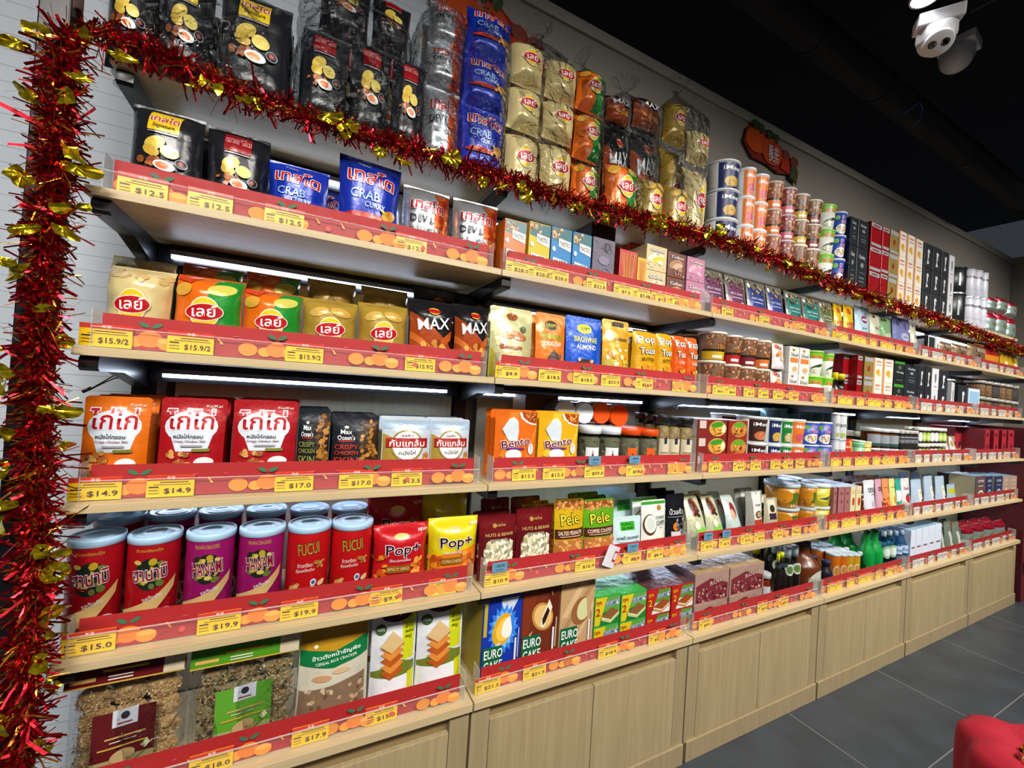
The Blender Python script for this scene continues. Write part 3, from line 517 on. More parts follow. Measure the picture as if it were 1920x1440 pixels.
def a_rice():
    return [('p', [(-.98, .97), (.98, .97), (.98, .72), (0, .6), (-.98, .66)], '#b88a1c'), ('p', [(-.98, .66), (0, .6), (.98, .72), (.98, .5), (0, .42), (-.98, .48)], '#12703a'), ('e', -.55, .68, .06, .02, '#f0ead0'), ('t', 'ข้าวตังหน้าธัญพืช', .05, .57, 1.4, .06, '#eef2ea', None, .08), ('t', 'CEREAL RICE CRACKER', .05, .505, 1.2, .03, '#dfe8dc', None, .08), ('e', -.35, .33, .28, .035, '#c2946a'), ('e', .2, .38, .25, .03, '#cfae80'), ('p', [(-.95, .05), (.9, .05), (.9, .3), (-.95, .2)], '#7d6650'), ('s', -.85, .05, .85, .22, 60, .025, ['#b59a7a', '#8a6a4a', '#cbb494', '#6a4a32'])]
def a_crack():
    return [('p', [(.35, .3), (.97, .3), (.97, .97), (.35, .97)], '#c9cf1c'), ('p', [(-.98, .05), (.97, .05), (.97, .25), (.2, .32), (-.98, .2)], '#6d7a2a'), ('r', -.98, .03, .6, .14, '#e4e8ee'), ('r', .6, .03, .97, .16, '#cfd414'), ('e', .1, .83, .72, .09, '#3f0f18'), ('t', 'จอมยุทธ', .1, .84, 1.1, .09, '#dcc08a'), ('e', -.62, .68, .24, .06, '#3f5a34'), ('t', '100%', -.62, .68, .32, .035, '#e6e6d8'), ('t', 'ข้าว\nหอม\nหมู', .68, .62, .42, .17, '#4a5a1a')]+sum([[('p', [(-.62, .2+q*.07), (-.2, .13+q*.07), (.4, .22+q*.07), (.05, .3+q*.07)], ('#b5551f', '#d8893a')[q % 2])] for q in range(5)], [])+[('p', [(-.65, .5), (-.15, .42), (.42, .52), (-.1, .66)], '#d2b27e')]
def a_euro(kind):
    burst = lambda cx, cz, r1, r2, n, asp: [(cx+(r1 if i % 2 else r2)*math.cos(6.283*i/n), cz+(r1 if i % 2 else r2)*asp*math.sin(6.283*i/n)) for i in range(n)]
    if kind == 'blue': it = [('p', [(-.1, .97), (.85, .97), (.35, .72), (-.1, .78)], '#c3cde4'), ('r', -.97, .5, -.8, .97, '#b8a12a'), ('p', burst(.05, .56, .62, .82, 36, .42), '#2f7fe0'), ('p', burst(.05, .56, .5, .64, 28, .42), '#7fb4f0'), ('e', .02, .56, .52, .22, '#d9a21c', -.3), ('e', .08, .56, .4, .16, '#ecc24a', -.3), ('e', .3, .58, .34, .15, '#eceadf', -.3), ('p', [(.36, .74), (.62, .7), (.66, .5), (.46, .44), (.5, .56)], '#2f7fe0'), ('p', [(-.35, .36), (-.1, .4), (-.05, .2), (-.5, .2)], '#c9d8f2')]
    elif kind == 'brown': it = [('p', [(-.97, .97), (-.2, .97), (-.7, .3), (-.97, .4)], '#7a3018'), ('p', [(.3, .97), (.97, .97), (.97, .5), (.75, .3)], '#561d10'), ('e', .1, .58, .56, .2, '#b98440', .5), ('e', .12, .58, .47, .165, '#dcb672', .5), ('p', [(.42, .8), (.1, .6), (-.02, .46), (.2, .42), (.3, .52), (.62, .68)], '#e8dcc0'), ('p', [(.36, .7), (.08, .55), (.12, .46), (.26, .5), (.48, .64)], '#2f140c'), ('p', [(-.6, .38), (-.4, .42), (-.7, .26)], '#c9a070'), ('p', [(.5, .9), (.55, .92), (.62, .84)], '#d8b890')]
    else: it = [('p', [(-.97, .5), (-.6, .5), (.5, .97), (.1, .97)], '#cdae80'), ('p', [(-.97, .3), (-.7, .3), (.97, .9), (.97, .97), (.8, .97)], '#a57f56'), ('p', [(0, .2), (.2, .2), (.97, .6), (.97, .7)], '#cdae80'), ('e', .2, .56, .55, .2, '#8f5a34', -.3), ('e', .36, .58, .4, .16, '#c9ca94', -.3), ('p', [(.5, .76), (.78, .7), (.8, .5), (.6, .42)], '#b8946a')]
    return it+[('r', -.97, .02, .0, .36, '#0f5a3a'), ('t', 'EURO', -.42, .265, .95, .12, '#e8f0e8'), ('t', 'CAKE', -.42, .11, .95, .12, '#e8f0e8'), ('r', .66, .12, .76, .42, '#d8dde8'), ('r', .82, .15, .88, .55, '#9aa6c4' if kind == 'blue' else '#c9a88a')]
def a_elise(red):
    return [('p', [(-.97, .03), (-.6, .03), (-.05, .97), (-.97, .97)], '#d8c422' if not red else '#b8241c'), ('p', [(-.6, .03), (.97, .03), (.97, .97), (-.05, .97)], '#5a8f3a' if red else '#5fa046'), ('p', [(-.6, .03), (.97, .03), (.97, .3), (.2, .5), (-.35, .45)], '#dfe2da' if red else '#1f7a34'), ('t', 'เอลเซ่', .38, .77, 1.1, .22, '#1c2f9a', '#e9ebf2', .06), ('t', 'ทุก', -.72, .78, .4, .16, '#b01c14' if not red else '#e6c21c'), ('t', '2', -.76, .5, .3, .26, '#b01c14' if not red else '#e6c21c'),
        ('p', [(-.5, .2), (.25, .06), (.9, .3), (.9, .44), (.25, .2), (-.5, .34)], '#c98a52' if red else '#b8c87a'), ('p', [(-.5, .27), (.25, .13), (.9, .37), (.9, .41), (.25, .17), (-.5, .31)], '#e8e2c0'), ('p', [(-.5, .34), (.25, .2), (.9, .44), (.3, .6)], '#9a4a22' if red else '#8a5a32')]
def a_pretz(c):
    return [('p', [(-.97, .74), (.97, .66), (.97, .99), (-.97, .99)], '#2f6a72'), ('s', -.9, .78, .2, .97, 22, .03, ['#c98a4a', '#8a5a2a', '#d8b080']), ('p', [(-.3, .62), (.92, .55), (.92, .75), (-.3, .79)], '#e8e8e2'), ('t', 'TWISTKO', .3, .675, 1.05, .1, '#15171a'), ('e', -.75, .55, .16, .05, '#dfe4ea'), ('p', [(-.8, .22), (.6, .18), (.6, .34), (-.8, .38)], '#e9e9e4'), ('t', 'PRETZ', -.1, .28, 1.2, .11, '#15171a')]
def a_pocky(red=True):
    it = []
    for i in range(9):
        x = -.8+i*.2; it.append(('p', [(x*.5-.03, .25), (x*.5+.03, .25), (x+.04, .93), (x-.04, .93)], '#e0a04a' if i % 2 else '#c97a2a'))
    return it+[('t', 'POCKY', 0, .3, 1.4, .14, '#e8c23a' if red else '#2a1a12', '#5a1010' if red else '#e9d8a0')]
def a_collon(c1, c2):
    return [('e', -.1, .45, .8, .22, c1, .3), ('e', .1, .38, .6, .14, c2, .3), ('e', .35, .25, .3, .1, c1, -.2), ('t', 'Collon', 0, .78, 1.4, .12, '#ece6e6', '#5a2a3a'), ('e', .1, .64, .14, .03, '#d8a23a'), ('s', -.9, .06, .9, .25, 12, .04, [c1, c2])]
def a_pack(n, t1, t2, c='#4a2a1a', spl=None, tc2=None):
    return [('t', t1, 0, .56, 1.3, .12, c), ('t', t2, 0, .42, 1.3, .09, tc2 or c)]+([('s', -.6, .04, .6, .28, 40, .04, spl)] if spl else [])+([('e', 0, .76, .5, .08, n)] if n else [])
def a_pop2(c):
    return [('t', 'Pop', -.05, .78, 1.45, .2, '#eef0ee', '#5a4a2a', .08), ('t', 'Toast', .05, .56, 1.35, .14, '#eef0ee', '#5a4a2a', .05), ('t', 'BUTTER' if c == 'y' else 'CHEESE', .1, .38, 1.1, .07, '#5a3a12' if c == 'y' else '#f0dcc8'), ('s', -.8, .04, .8, .25, 24, .05, ['#d9922a', '#f0b850', '#c2641c'])]
def a_cup(band, top='#7a5a42'):
    return [('r', -.9, .42, .9, .98, top), ('s', -.75, .55, .75, .95, 34, .05, ['#c99a72', '#8a4a32', '#d8b890', '#6a3a26', '#a86a4a']), ('r', -1, .05, 1, .34, band), ('r', -1, .34, 1, .42, '#22150f'), ('t', 'โจ๊ก', .2, .5, .6, .14, '#e08a3a', '#3a1a10'), ('r', -.35, .1, .3, .2, '#e6dfd8')]
def a_ok(): return [('e', -.25, .82, .35, .1, '#d86a4a'), ('t', 'Ök', .2, .78, .7, .2, '#2a2430'), ('e', .1, .5, .35, .14, '#e0a052'), ('e', -.4, .4, .2, .09, '#b5542a'), ('e', .3, .25, .4, .1, '#d8c8a8')]
def a_mama(c='#6ab81c'): return [('r', -1, .72, 1, .98, c), ('t', 'MAMA', .1, .8, .85, .13, '#d9541c', '#e9e2a0'), ('e', .1, .4, .45, .07, '#2c3a22', .3), ('e', .1, .24, .42, .12, '#d9dcd2'), ('s', -.2, .18, .35, .3, 14, .03, ['#d8d0a0', '#a8b05a', '#c26a3a'])]
def a_mmee(c, c2): return [('r', -.55, .06, .75, .95, c), ('t', 'iMee', .1, .76, .9, .15, '#e9ecf0'), ('e', .15, .3, .42, .18, c2), ('s', -.2, .15, .5, .42, 18, .04, [c2, '#e0b080', '#c2704a']), ('r', -.97, .1, -.62, .9, '#dfe2e4')]
def a_noodle(): return [('t', 'CUP\nNOODLES', .35, .7, .8, .32, '#e0607a', '#e9edf4'), ('e', -.4, .78, .2, .1, '#7ab04a'), ('e', .1, .28, .6, .22, '#e9e4da'), ('s', -.3, .14, .5, .42, 26, .04, ['#c98a4a', '#e0b060', '#a85a32', '#8aa04a'])]
def a_blister(c): return [('r', -.8, .1, .8, .8, c), ('e', -.7, .86, .16, .07, '#e0e4da'), ('t', 'FRUIT SNACK', 0, .5, 1.2, .06, '#d8d2d8'), ('r', -.5, .38, .5, .4, '#cfc9cf'), ('s', -.8, .62, .8, .95, 22, .035, ['#8a7a4a', '#b5a06a', '#4a3a3a']), ('s', .1, .1, .8, .3, 14, .04, ['#c9b890', '#5a4a3a', '#d8c9a0'])]
def a_text(t, c, y=.5, w_=1.3, h_=.14, extra=()): return [('t', t, 0, y, w_, h_, c)]+list(extra)
K = {}
def kind(key, label, cat, depth, fn): K[key] = dict(label=label, cat=cat, depth=depth, fn=fn, proto=None)
kind('sig_y', 'matt black crisp bag, yellow top label', 'crisps', .07, lambda w, h, d: bag(w, h, d, '#1c1e24', a_sig(False), 'foil', 'crisp_bag', 0, 1, '#26282e'))
kind('sig_r', 'matt black crisp bag, dark red label', 'crisps', .07, lambda w, h, d: bag(w, h, d, '#1a1c22', a_sig(True), 'foil', 'crisp_bag', 0, 2, '#26282e'))
kind('crab', 'royal blue crab crisp bag', 'crisps', .075, lambda w, h, d: bag(w, h, d, '#1230a8', a_crab(), 'foil', 'crisp_bag', 0, 3, '#1230a8', '#c5ccd8'))
kind('devil', 'silver and orange crisp bag', 'crisps', .075, lambda w, h, d: bag(w, h, d, '#a9adb4', a_devil(), 'silver', 'crisp_bag', 0, 4, '#b5b9c0'))
kind('lays_c', 'cream crisp bag, red oval badge', 'crisps', .08, lambda w, h, d: bag(w, h, d, '#d8c68c', a_lays('cream'), 'foil', 'crisp_bag', .9, 5, '#d8c68c', '#c9b87e'))
kind('lays_s', 'orange and green crisp bag', 'crisps', .08, lambda w, h, d: bag(w, h, d, '#e06a14', a_lays('split'), 'foil', 'crisp_bag', .9, 6, '#c9501a', '#8f3a1a'))
kind('lays_g', 'olive gold crisp bag', 'crisps', .08, lambda w, h, d: bag(w, h, d, '#a98a34', a_lays('gold'), 'foil', 'crisp_bag', .9, 7, '#a98a34'))
kind('max', 'black and copper crisp bag', 'crisps', .075, lambda w, h, d: bag(w, h, d, '#17181c', a_max(), 'foil', 'crisp_bag', .5, 8, '#17181c'))
kind('chick_o', 'orange chicken skin pouch', 'snack', .055, lambda w, h, d: pouch(w, h, d, '#d96a10', a_chick(), 'foil', 'snack_pouch', 1))
kind('chick_r', 'red chicken skin pouch', 'snack', .055, lambda w, h, d: pouch(w, h, d, '#a3141c', a_chick(), 'foil', 'snack_pouch', 2))
kind('skin_g', 'black snack pouch, olive lettering', 'snack', .05, lambda w, h, d: pouch(w, h, d, '#161b22', a_skin('#8a8a3a'), 'foil', 'snack_pouch', 3))
kind('skin_r', 'black snack pouch, red lettering', 'snack', .05, lambda w, h, d: pouch(w, h, d, '#161b22', a_skin('#c2321c'), 'foil', 'snack_pouch', 4))
kind('kab', 'silver snack pouch, round gold badge', 'snack', .055, lambda w, h, d: pouch(w, h, d, '#bcc6cf', a_kab(), 'foil', 'snack_pouch', 5))
kind('bento_o', 'orange squid snack packet', 'snack', .03, lambda w, h, d: pouch(w, h, d, '#dc6a1c', a_bento('#e8842a'), 'foil', 'snack_packet', 6, 0, .0))
kind('bento_y', 'yellow squid snack packet', 'snack', .03, lambda w, h, d: pouch(w, h, d, '#e2a81c', a_bento('#f0c23a'), 'foil', 'snack_packet', 7, 0, .0))
kind('han_r', 'red cracker can, pale blue lid', 'can', .12, lambda w, h, d: can(w, h, '#a8101c', a_can_h(True)))
kind('han_m', 'magenta cracker can, pale blue lid', 'can', .12, lambda w, h, d: can(w, h, '#9a1668', a_can_h(False)))
kind('fuc', 'scarlet cracker can, gold lettering', 'can', .1, lambda w, h, d: can(w, h, '#c21418', a_fucui()))
kind('pop_r', 'red popcorn bag', 'snack', .07, lambda w, h, d: bag(w, h, d, '#b8141e', a_pop('r'), 'foil', 'popcorn_bag', .2, 9, '#b8141e'))
kind('pop_y', 'yellow and orange popcorn bag', 'snack', .07, lambda w, h, d: bag(w, h, d, '#d8c818', [('p', [(-.97, .03), (.97, .03), (.97, .5), (-.97, .35)], '#e07a1a')]+a_pop('y'), 'foil', 'popcorn_bag', .2, 10, '#d8d018'))
kind('nuts', 'maroon nut packet with clear window', 'nuts', .05, lambda w, h, d: pouch(w, h, d, '#5a1016', a_nuts(), 'foil', 'nut_packet', 8))
kind('pele_y', 'yellow salted peanut packet', 'nuts', .045, lambda w, h, d: pouch(w, h, d, '#c9a418', a_pele('y', 'SALTED PEANUTS'), 'foil', 'nut_packet', 9))
kind('pele_g', 'green coated peanut packet', 'nuts', .045, lambda w, h, d: pouch(w, h, d, '#5aa01c', a_pele('g', 'COFFEE COATED'), 'foil', 'nut_packet', 10))
kind('king', 'pale blue coconut chip pouch', 'snack', .045, lambda w, h, d: pouch(w, h, d, '#c6dfe4', a_king(), 'foil', 'snack_pouch', 11))
kind('coco', 'white coconut chip pouch, green top', 'snack', .045, lambda w, h, d: pouch(w, h, d, '#dfe3dc', a_coco(), 'foil', 'snack_pouch', 12))
kind('plum', 'black pouch with orange fruit picture', 'snack', .045, lambda w, h, d: pouch(w, h, d, '#15171c', [('t', 'บ๊วยคั่ว', 0, .62, 1.5, .13, '#d8d8d8'), ('r', -.9, .5, .9, .515, '#8a8a8a'), ('e', -.2, .3, .3, .09, '#e07a1c'), ('s', -.1, .06, .9, .45, 40, .035, ['#4a4a50', '#8a8a90', '#6a6a70']), ('r', -.7, .06, .2, .2, '#c9ccd2')], 'foil', 'snack_pouch', 13))
kind('rice', 'green and gold rice cracker bag', 'snack', .08, lambda w, h, d: pouch(w, h, d, '#c9c2b0', a_rice(), 'foil', 'cracker_bag', 14, .04))
kind('crack', 'white and lime cracker bag', 'snack', .07, lambda w, h, d: pouch(w, h, d, '#d9dde2', a_crack(), 'foil', 'cracker_bag', 15))
kind('euro_b', 'tall blue custard cake box', 'cakes', .17, lambda w, h, d: carton(w, h, d, '#1433a0', lift(a_euro('blue'), .13), 'print', 'cake_box', '#b8a12a'))
kind('euro_c', 'tall brown chocolate cake box', 'cakes', .17, lambda w, h, d: carton(w, h, d, '#6a2a16', lift(a_euro('brown'), .13), 'print', 'cake_box', '#4a1a10'))
kind('euro_t', 'tall tan cake box', 'cakes', .17, lambda w, h, d: carton(w, h, d, '#b8946a', lift(a_euro('tan'), .13), 'print', 'cake_box', '#9a7a52'))
kind('el_g', 'green layer cake box in film', 'cakes', .2, lambda w, h, d: carton(w, h, d, '#2f9a3c', a_elise(False), 'foil', 'cake_box', '#2f9a3c', '#3aa84a'))
kind('el_r', 'red layer cake box in film', 'cakes', .2, lambda w, h, d: carton(w, h, d, '#a81c1c', a_elise(True), 'foil', 'cake_box', '#8a1616', '#5a3a3a'))
for q, c, nm in (('o', '#c96a14', 'orange'), ('y', '#c9b41c', 'yellow'), ('b', '#1f7ab8', 'sky blue')):
    kind('pretz_'+q, nm+' tall pretzel stick box', 'biscuits', .07, lambda w, h, d, c=c: carton(w, h, d, c, lift(a_pretz(c), .13), 'print', 'biscuit_box', c, '#2f5a5a'))
kind('oreo', 'grey mottled biscuit box', 'biscuits', .09, lambda w, h, d: carton(w, h, d, '#5c5668', [('e', .0, .12, .6, .12, '#c9ccd2'), ('e', .3, .85, .4, .1, '#1c1a22'), ('s', -.9, .1, .9, .95, 30, .03, ['#6a6478', '#4a4458']), ('e', 0, .6, .5, .08, '#7a748a')], 'print', 'biscuit_box', '#3a3648'))
kind('oreo2', 'dark chocolate biscuit box', 'biscuits', .09, lambda w, h, d: carton(w, h, d, '#2a201f', [('e', .1, .5, .7, .3, '#4a3a34', .4), ('p', [(.1, .1), (.8, .5), (.9, .3), (.4, .02)], '#c9ccd4')], 'print', 'biscuit_box', '#1a1514'))
kind('pocky_r', 'red chocolate stick box', 'biscuits', .05, lambda w, h, d: carton(w, h, d, '#b8241a', lift(a_pocky(), .13), 'print', 'biscuit_box', '#8a1a14'))
kind('pocky_y', 'yellow chocolate stick box', 'biscuits', .05, lambda w, h, d: carton(w, h, d, '#d8a81c', lift(a_pocky(False), .13), 'print', 'biscuit_box', '#a07a14'))
for q, c, c1, c2, nm in (('c', '#c9b98a', '#e6e0c8', '#d8c41c', 'cream yellow'), ('b', '#6a3a2a', '#a87a5a', '#c9a88a', 'brown'), ('p', '#b87a96', '#d8a8bc', '#c98aa4', 'pink')):
    kind('col_'+q, nm+' cream roll biscuit box', 'biscuits', .06, lambda w, h, d, c=c, c1=c1, c2=c2: carton(w, h, d, c, lift(a_collon(c1, c2), .13), 'print', 'biscuit_box', c, c))
kind('bisc', 'tall pale green biscuit pouch', 'biscuits', .07, lambda w, h, d: pouch(w, h, d, '#b9b884', [('s', -.9, .5, -.6, .9, 8, .05, ['#a89a5a', '#cfc890']), ('e', .0, .84, .26, .07, '#8a4a16'), ('e', -.5, .66, .24, .08, '#a9a4c8'), ('e', -.1, .52, .45, .07, '#b5703a', .2), ('e', .25, .5, .4, .07, '#a8622e', -.2), ('e', .5, .63, .16, .06, '#4a5a2a'), ('t', 'Biscuit', -.1, .3, 1.05, .075, '#a8161c'), ('p', [(-.97, .03), (-.4, .03), (-.97, .3)], '#a8a01c')], 'foil', 'snack_pouch', 16))
kind('bro_o', 'orange brownie snack pouch', 'biscuits', .05, lambda w, h, d: pouch(w, h, d, '#dc7414', [('e', 0, .78, .42, .09, '#3a3a1c'), ('t', 'CRISPY', 0, .78, .65, .06, '#c9c23a'), ('t', 'BROWNIE', .05, .57, 1.35, .1, '#7ab01c'), ('t', 'CHOC-CHIP', .05, .44, 1.2, .08, '#efe6d8'), ('p', [(-.7, .04), (.8, .04), (.5, .24), (.1, .34), (-.3, .2)], '#5a4240'), ('s', -.5, .05, .6, .25, 16, .03, ['#3a2624', '#7a5e5a'])], 'foil', 'snack_pouch', 17))
kind('bro_b', 'bright blue brownie snack pouch', 'biscuits', .05, lambda w, h, d: pouch(w, h, d, '#0f4fc0', [('e', 0, .78, .42, .09, '#d3cf2a'), ('t', 'CRISPY', 0, .78, .65, .06, '#1c3a1c'), ('t', 'BROWNIE', .05, .58, 1.3, .1, '#d8d64a'), ('t', 'ALMOND', .05, .44, 1.1, .09, '#e6ecf2'), ('e', .0, .1, .55, .12, '#4a2a24'), ('s', -.4, .04, .4, .2, 24, .03, ['#e0c49a', '#3a1c16', '#c9a47a'])], 'foil', 'snack_pouch', 18))
kind('gold', 'golden yellow cartoon snack pouch', 'biscuits', .05, lambda w, h, d: pouch(w, h, d, '#cf9a22', [('r', -.3, .88, .6, .97, '#3a2a22'), ('e', -.55, .7, .3, .1, '#e6e2d8'), ('t', 'ครองแครง', .3, .64, 1.0, .06, '#6a4a1a'), ('s', -.9, .06, .9, .45, 34, .05, ['#e0d8a0', '#b8b04a', '#e6ecec', '#c97a2a', '#e0b83a'])], 'foil', 'snack_pouch', 19))
kind('pt_y', 'yellow toast snack bag', 'biscuits', .05, lambda w, h, d: bag(w, h, d, '#d9a41a', a_pop2('y'), 'foil', 'toast_bag', 0, 12, '#1c1c20'))
kind('pt_o', 'orange toast snack bag', 'biscuits', .05, lambda w, h, d: bag(w, h, d, '#e0601c', a_pop2('o'), 'foil', 'toast_bag', 0, 13, '#1c1c20'))
for q, c, nm in (('y', '#c9a81c', 'yellow'), ('r', '#b01c22', 'red'), ('m', '#7a1c2a', 'maroon'), ('o', '#d8702a', 'orange')):
    kind('cup_'+q, nm+' banded porridge cup', 'cup', .09, lambda w, h, d, c=c: cup(w, h, '#8a6a52', a_cup(c), None))
kind('ok', 'white spaghetti snack packet', 'snack', .04, lambda w, h, d: pouch(w, h, d, '#d8d2d0', a_ok(), 'foil', 'snack_packet', 20))
kind('thon', 'white and orange noodle carton', 'noodles', .05, lambda w, h, d: carton(w, h, d, '#dcdcd6', [('e', -.2, .88, .3, .05, '#a8742a'), ('t', 'โก๋แก่', 0, .7, 1.5, .14, '#22222a'), ('r', -.8, .4, .8, .58, '#dc7a3a'), ('e', .2, .15, .5, .1, '#d8a86a')], 'print', 'noodle_carton', '#c9c9c2'))
kind('mama', 'green and white noodle cup', 'noodles', .09, lambda w, h, d: cup(w, h, '#dde2d6', a_mama(), None, rim='#9fd05a', name='noodle_cup'))
kind('mmee_w', 'big white noodle tub, navy print', 'noodles', .12, lambda w, h, d: cup(w, h, '#d3d8dc', a_mmee('#1c2a5a', '#c9a43a'), '#e4eaee'))
kind('mmee_o', 'orange noodle tub, white lid', 'noodles', .09, lambda w, h, d: cup(w, h, '#d9d2ce', a_mmee('#e0762a', '#c9506a'), '#e4eaee'))
kind('mmee_g', 'green noodle tub, white lid', 'noodles', .09, lambda w, h, d: cup(w, h, '#dcdfd8', a_mmee('#1f7a34', '#c9c08a'), '#e4eaee'))
kind('mmee_b', 'brown noodle tub, white lid', 'noodles', .11, lambda w, h, d: cup(w, h, '#d8d4cc', a_mmee('#3a2620', '#c2704a'), '#e4eaee'))
kind('cn', 'blue noodle cup with bowl picture', 'noodles', .1, lambda w, h, d: cup(w, h, '#1c46a8', a_noodle(), None, rim='#c9cdd6'))
kind('cup_n', 'brown printed noodle cup', 'noodles', .09, lambda w, h, d: cup(w, h, '#b09a8a', a_cup('#c9a81c', '#6a4a3a'), None, rim='#c9b8a8'))
kind('cup_s', 'red printed noodle cup', 'noodles', .09, lambda w, h, d: cup(w, h, '#a08a86', a_cup('#c2506a', '#7a2a36'), None, rim='#c9b8b8'))
kind('cup_t', 'orange printed noodle cup', 'noodles', .09, lambda w, h, d: cup(w, h, '#a89a8a', a_cup('#d8702a', '#8a4a2a'), None, rim='#c9b8a8'))
for q, c, nm in (('p', '#6a3a5a', 'purple'), ('b', '#2f3f86', 'blue'), ('t', '#1f7a72', 'teal'), ('g', '#5a6a3a', 'olive')):
    kind('bl_'+q, nm+' dried fruit sachet', 'dried fruit', .03, lambda w, h, d, c=c: pouch(w, h, d, '#6a6a64', a_blister(c), 'foil', 'fruit_sachet', 21))
kind('p_yel', 'slim yellow snack pouch', 'snack', .05, lambda w, h, d: pouch(w, h, d, '#cfae14', [('e', 0, .8, .4, .1, '#b5502a'), ('r', -.6, .15, .6, .45, '#b5662a')], 'foil', 'snack_pouch', 22))
kind('p_lb', 'pale blue drink powder pouch', 'pouch', .05, lambda w, h, d: pouch(w, h, d, '#a9c4d4', [('e', .1, .6, .4, .12, '#8a3a5a'), ('r', -.2, .57, .4, .62, '#e6e2ea'), ('r', -.3, .3, .3, .34, '#6a8a9a')], 'foil', 'powder_pouch', 23))
kind('p_cr', 'cream drink powder pouch', 'pouch', .05, lambda w, h, d: pouch(w, h, d, '#b8bca4', [('r', -.3, .88, .1, .95, '#22241c'), ('t', 'TEA', 0, .5, .7, .1, '#3a3a34')], 'foil', 'powder_pouch', 24))
kind('p_gr', 'sage green drink powder pouch', 'pouch', .05, lambda w, h, d: pouch(w, h, d, '#6f9a6a', [('p', [(-.9, .05), (.9, .05), (.9, .5), (-.5, .4)], '#a9b89a'), ('r', -.2, .9, .2, .96, '#2a3a2a')], 'foil', 'powder_pouch', 25))
kind('p_lav', 'lavender drink powder pouch', 'pouch', .05, lambda w, h, d: pouch(w, h, d, '#6a72a4', [('e', .2, .35, .5, .14, '#a9aecb'), ('r', -.1, .33, .5, .36, '#5a5f80'), ('r', -.3, .85, .1, .95, '#2a2f4a')], 'foil', 'powder_pouch', 26))
kind('p_tan', 'tan kraft snack bag', 'snack', .06, lambda w, h, d: bag(w, h, d, '#a08468', [('s', -.8, .1, .8, .5, 30, .06, ['#8a5a3a', '#b8a080', '#c9b494', '#7a4a2a']), ('r', -.5, .6, .5, .8, '#c9b8a0')], 'silver', 'snack_bag', 0, 14, '#b8a890'))
kind('p_ro', 'red and orange snack pouch', 'snack', .05, lambda w, h, d: pouch(w, h, d, '#c97a1c', [('p', [(-.95, .5), (.95, .5), (.95, .97), (-.95, .97)], '#9a1c20'), ('r', -.5, .06, 0, .2, '#e6e2da')], 'foil', 'snack_pouch', 27))
kind('p_y2', 'mustard yellow snack pouch', 'snack', .05, lambda w, h, d: pouch(w, h, d, '#b8901c', [('e', 0, .3, .4, .12, '#e0d8b0'), ('r', -.5, .7, .5, .8, '#7a5a14')], 'foil', 'snack_pouch', 28))
kind('soy', 'black bottle, yellow cap', 'bottle', .06, lambda w, h, d: bottle(w, h, '#1c1210', '#d8c81c', [('e', .0, .3, .4, .12, '#8a7a5a'), ('e', .0, .3, .3, .09, '#1c1814'), ('r', -1, .05, 1, .1, '#c9b81c')], .5, capw=.55, sh=.45, capfrac=.2))
kind('tin_r', 'square red biscuit tin', 'tin', .1, lambda w, h, d: carton(w, h, d, '#a5121c', [('r', -1, .8, 1, .97, '#b5b8bc'), ('r', -1, .03, 1, .15, '#b5b8bc'), ('r', -.6, .86, .6, .9, '#7a1c20')], 'tin', 'biscuit_tin', '#8a0f18', '#8a1c22'))
kind('tin_g', 'square gold biscuit tin', 'tin', .1, lambda w, h, d: carton(w, h, d, '#a38a4a', [('r', -1, .8, 1, .97, '#b5b8bc'), ('r', -1, .03, 1, .15, '#b5b8bc'), ('e', 0, .5, .3, .12, '#a8432a')], 'tin', 'biscuit_tin', '#8a7034', '#b5b8bc'))
kind('mor', 'white and orange milk drink box', 'carton', .1, lambda w, h, d: carton(w, h, d, '#dfd8cc', [('r', -1, .0, -.75, 1, '#e08a2a'), ('t', 'HORTA', .1, .85, 1.2, .09, '#c2564a'), ('e', .0, .4, .4, .12, '#d89a1c'), ('e', .3, .3, .3, .08, '#e0bd5a'), ('r', -.5, .7, .7, .73, '#c99a9a')], 'print', 'drink_box', '#e08a2a', '#dfd8cc'))
kind('blk', 'black drink box, silver lettering', 'carton', .1, lambda w, h, d: carton(w, h, d, '#1f2228', [('t', 'Kaday', 0, .8, 1.1, .12, '#b5bcc0'), ('e', 0, .62, .3, .06, '#7a8486'), ('r', -.5, .3, .5, .34, '#5a6266'), ('r', -.5, .22, .5, .25, '#5a6266'), ('r', -.5, .42, .5, .45, '#4a5256')], 'print', 'drink_box', '#121418', '#22252a'))
kind('blk_f', 'charcoal box with pale figure', 'carton', .1, lambda w, h, d: carton(w, h, d, '#23262c', [('p', [(-.2, .75), (.15, .8), (.2, .5), (.0, .35), (.3, .2), (-.3, .15), (-.1, .4)], '#c9cccc'), ('e', .2, .7, .14, .06, '#d3d3d0')], 'print', 'drink_box', '#15171b', '#23262c'))
kind('blk_g', 'black tea box with green top', 'carton', .1, lambda w, h, d: carton(w, h, d, '#1c2020', [('r', -1, .88, 1, 1, '#3f8a2a'), ('e', 0, .72, .35, .09, '#4a5a4a'), ('t', 'Prodig', .1, .5, 1.3, .1, '#c9cfc9'), ('r', -.6, .15, .6, .18, '#5a625a')], 'print', 'drink_box', '#121412', '#2f6a24'))
kind('wht', 'narrow white box with grey figure', 'carton', .1, lambda w, h, d: carton(w, h, d, '#cfd0d4', [('p', [(-.3, .7), (.2, .8), (.3, .5), (.0, .3), (-.2, .4)], '#6a6a76'), ('r', -.4, .15, .4, .2, '#8a8a94')], 'print', 'drink_box', '#b5b6bc'))
kind('wht_l', 'white box with landscape picture', 'carton', .08, lambda w, h, d: carton(w, h, d, '#c9d8e6', [('r', -.85, .2, .85, .9, '#8ab0d0'), ('e', .1, .3, .6, .1, '#5a8a4a'), ('e', .3, .4, .15, .1, '#d8c43a')], 'print', 'drink_box', '#9aa8b8'))
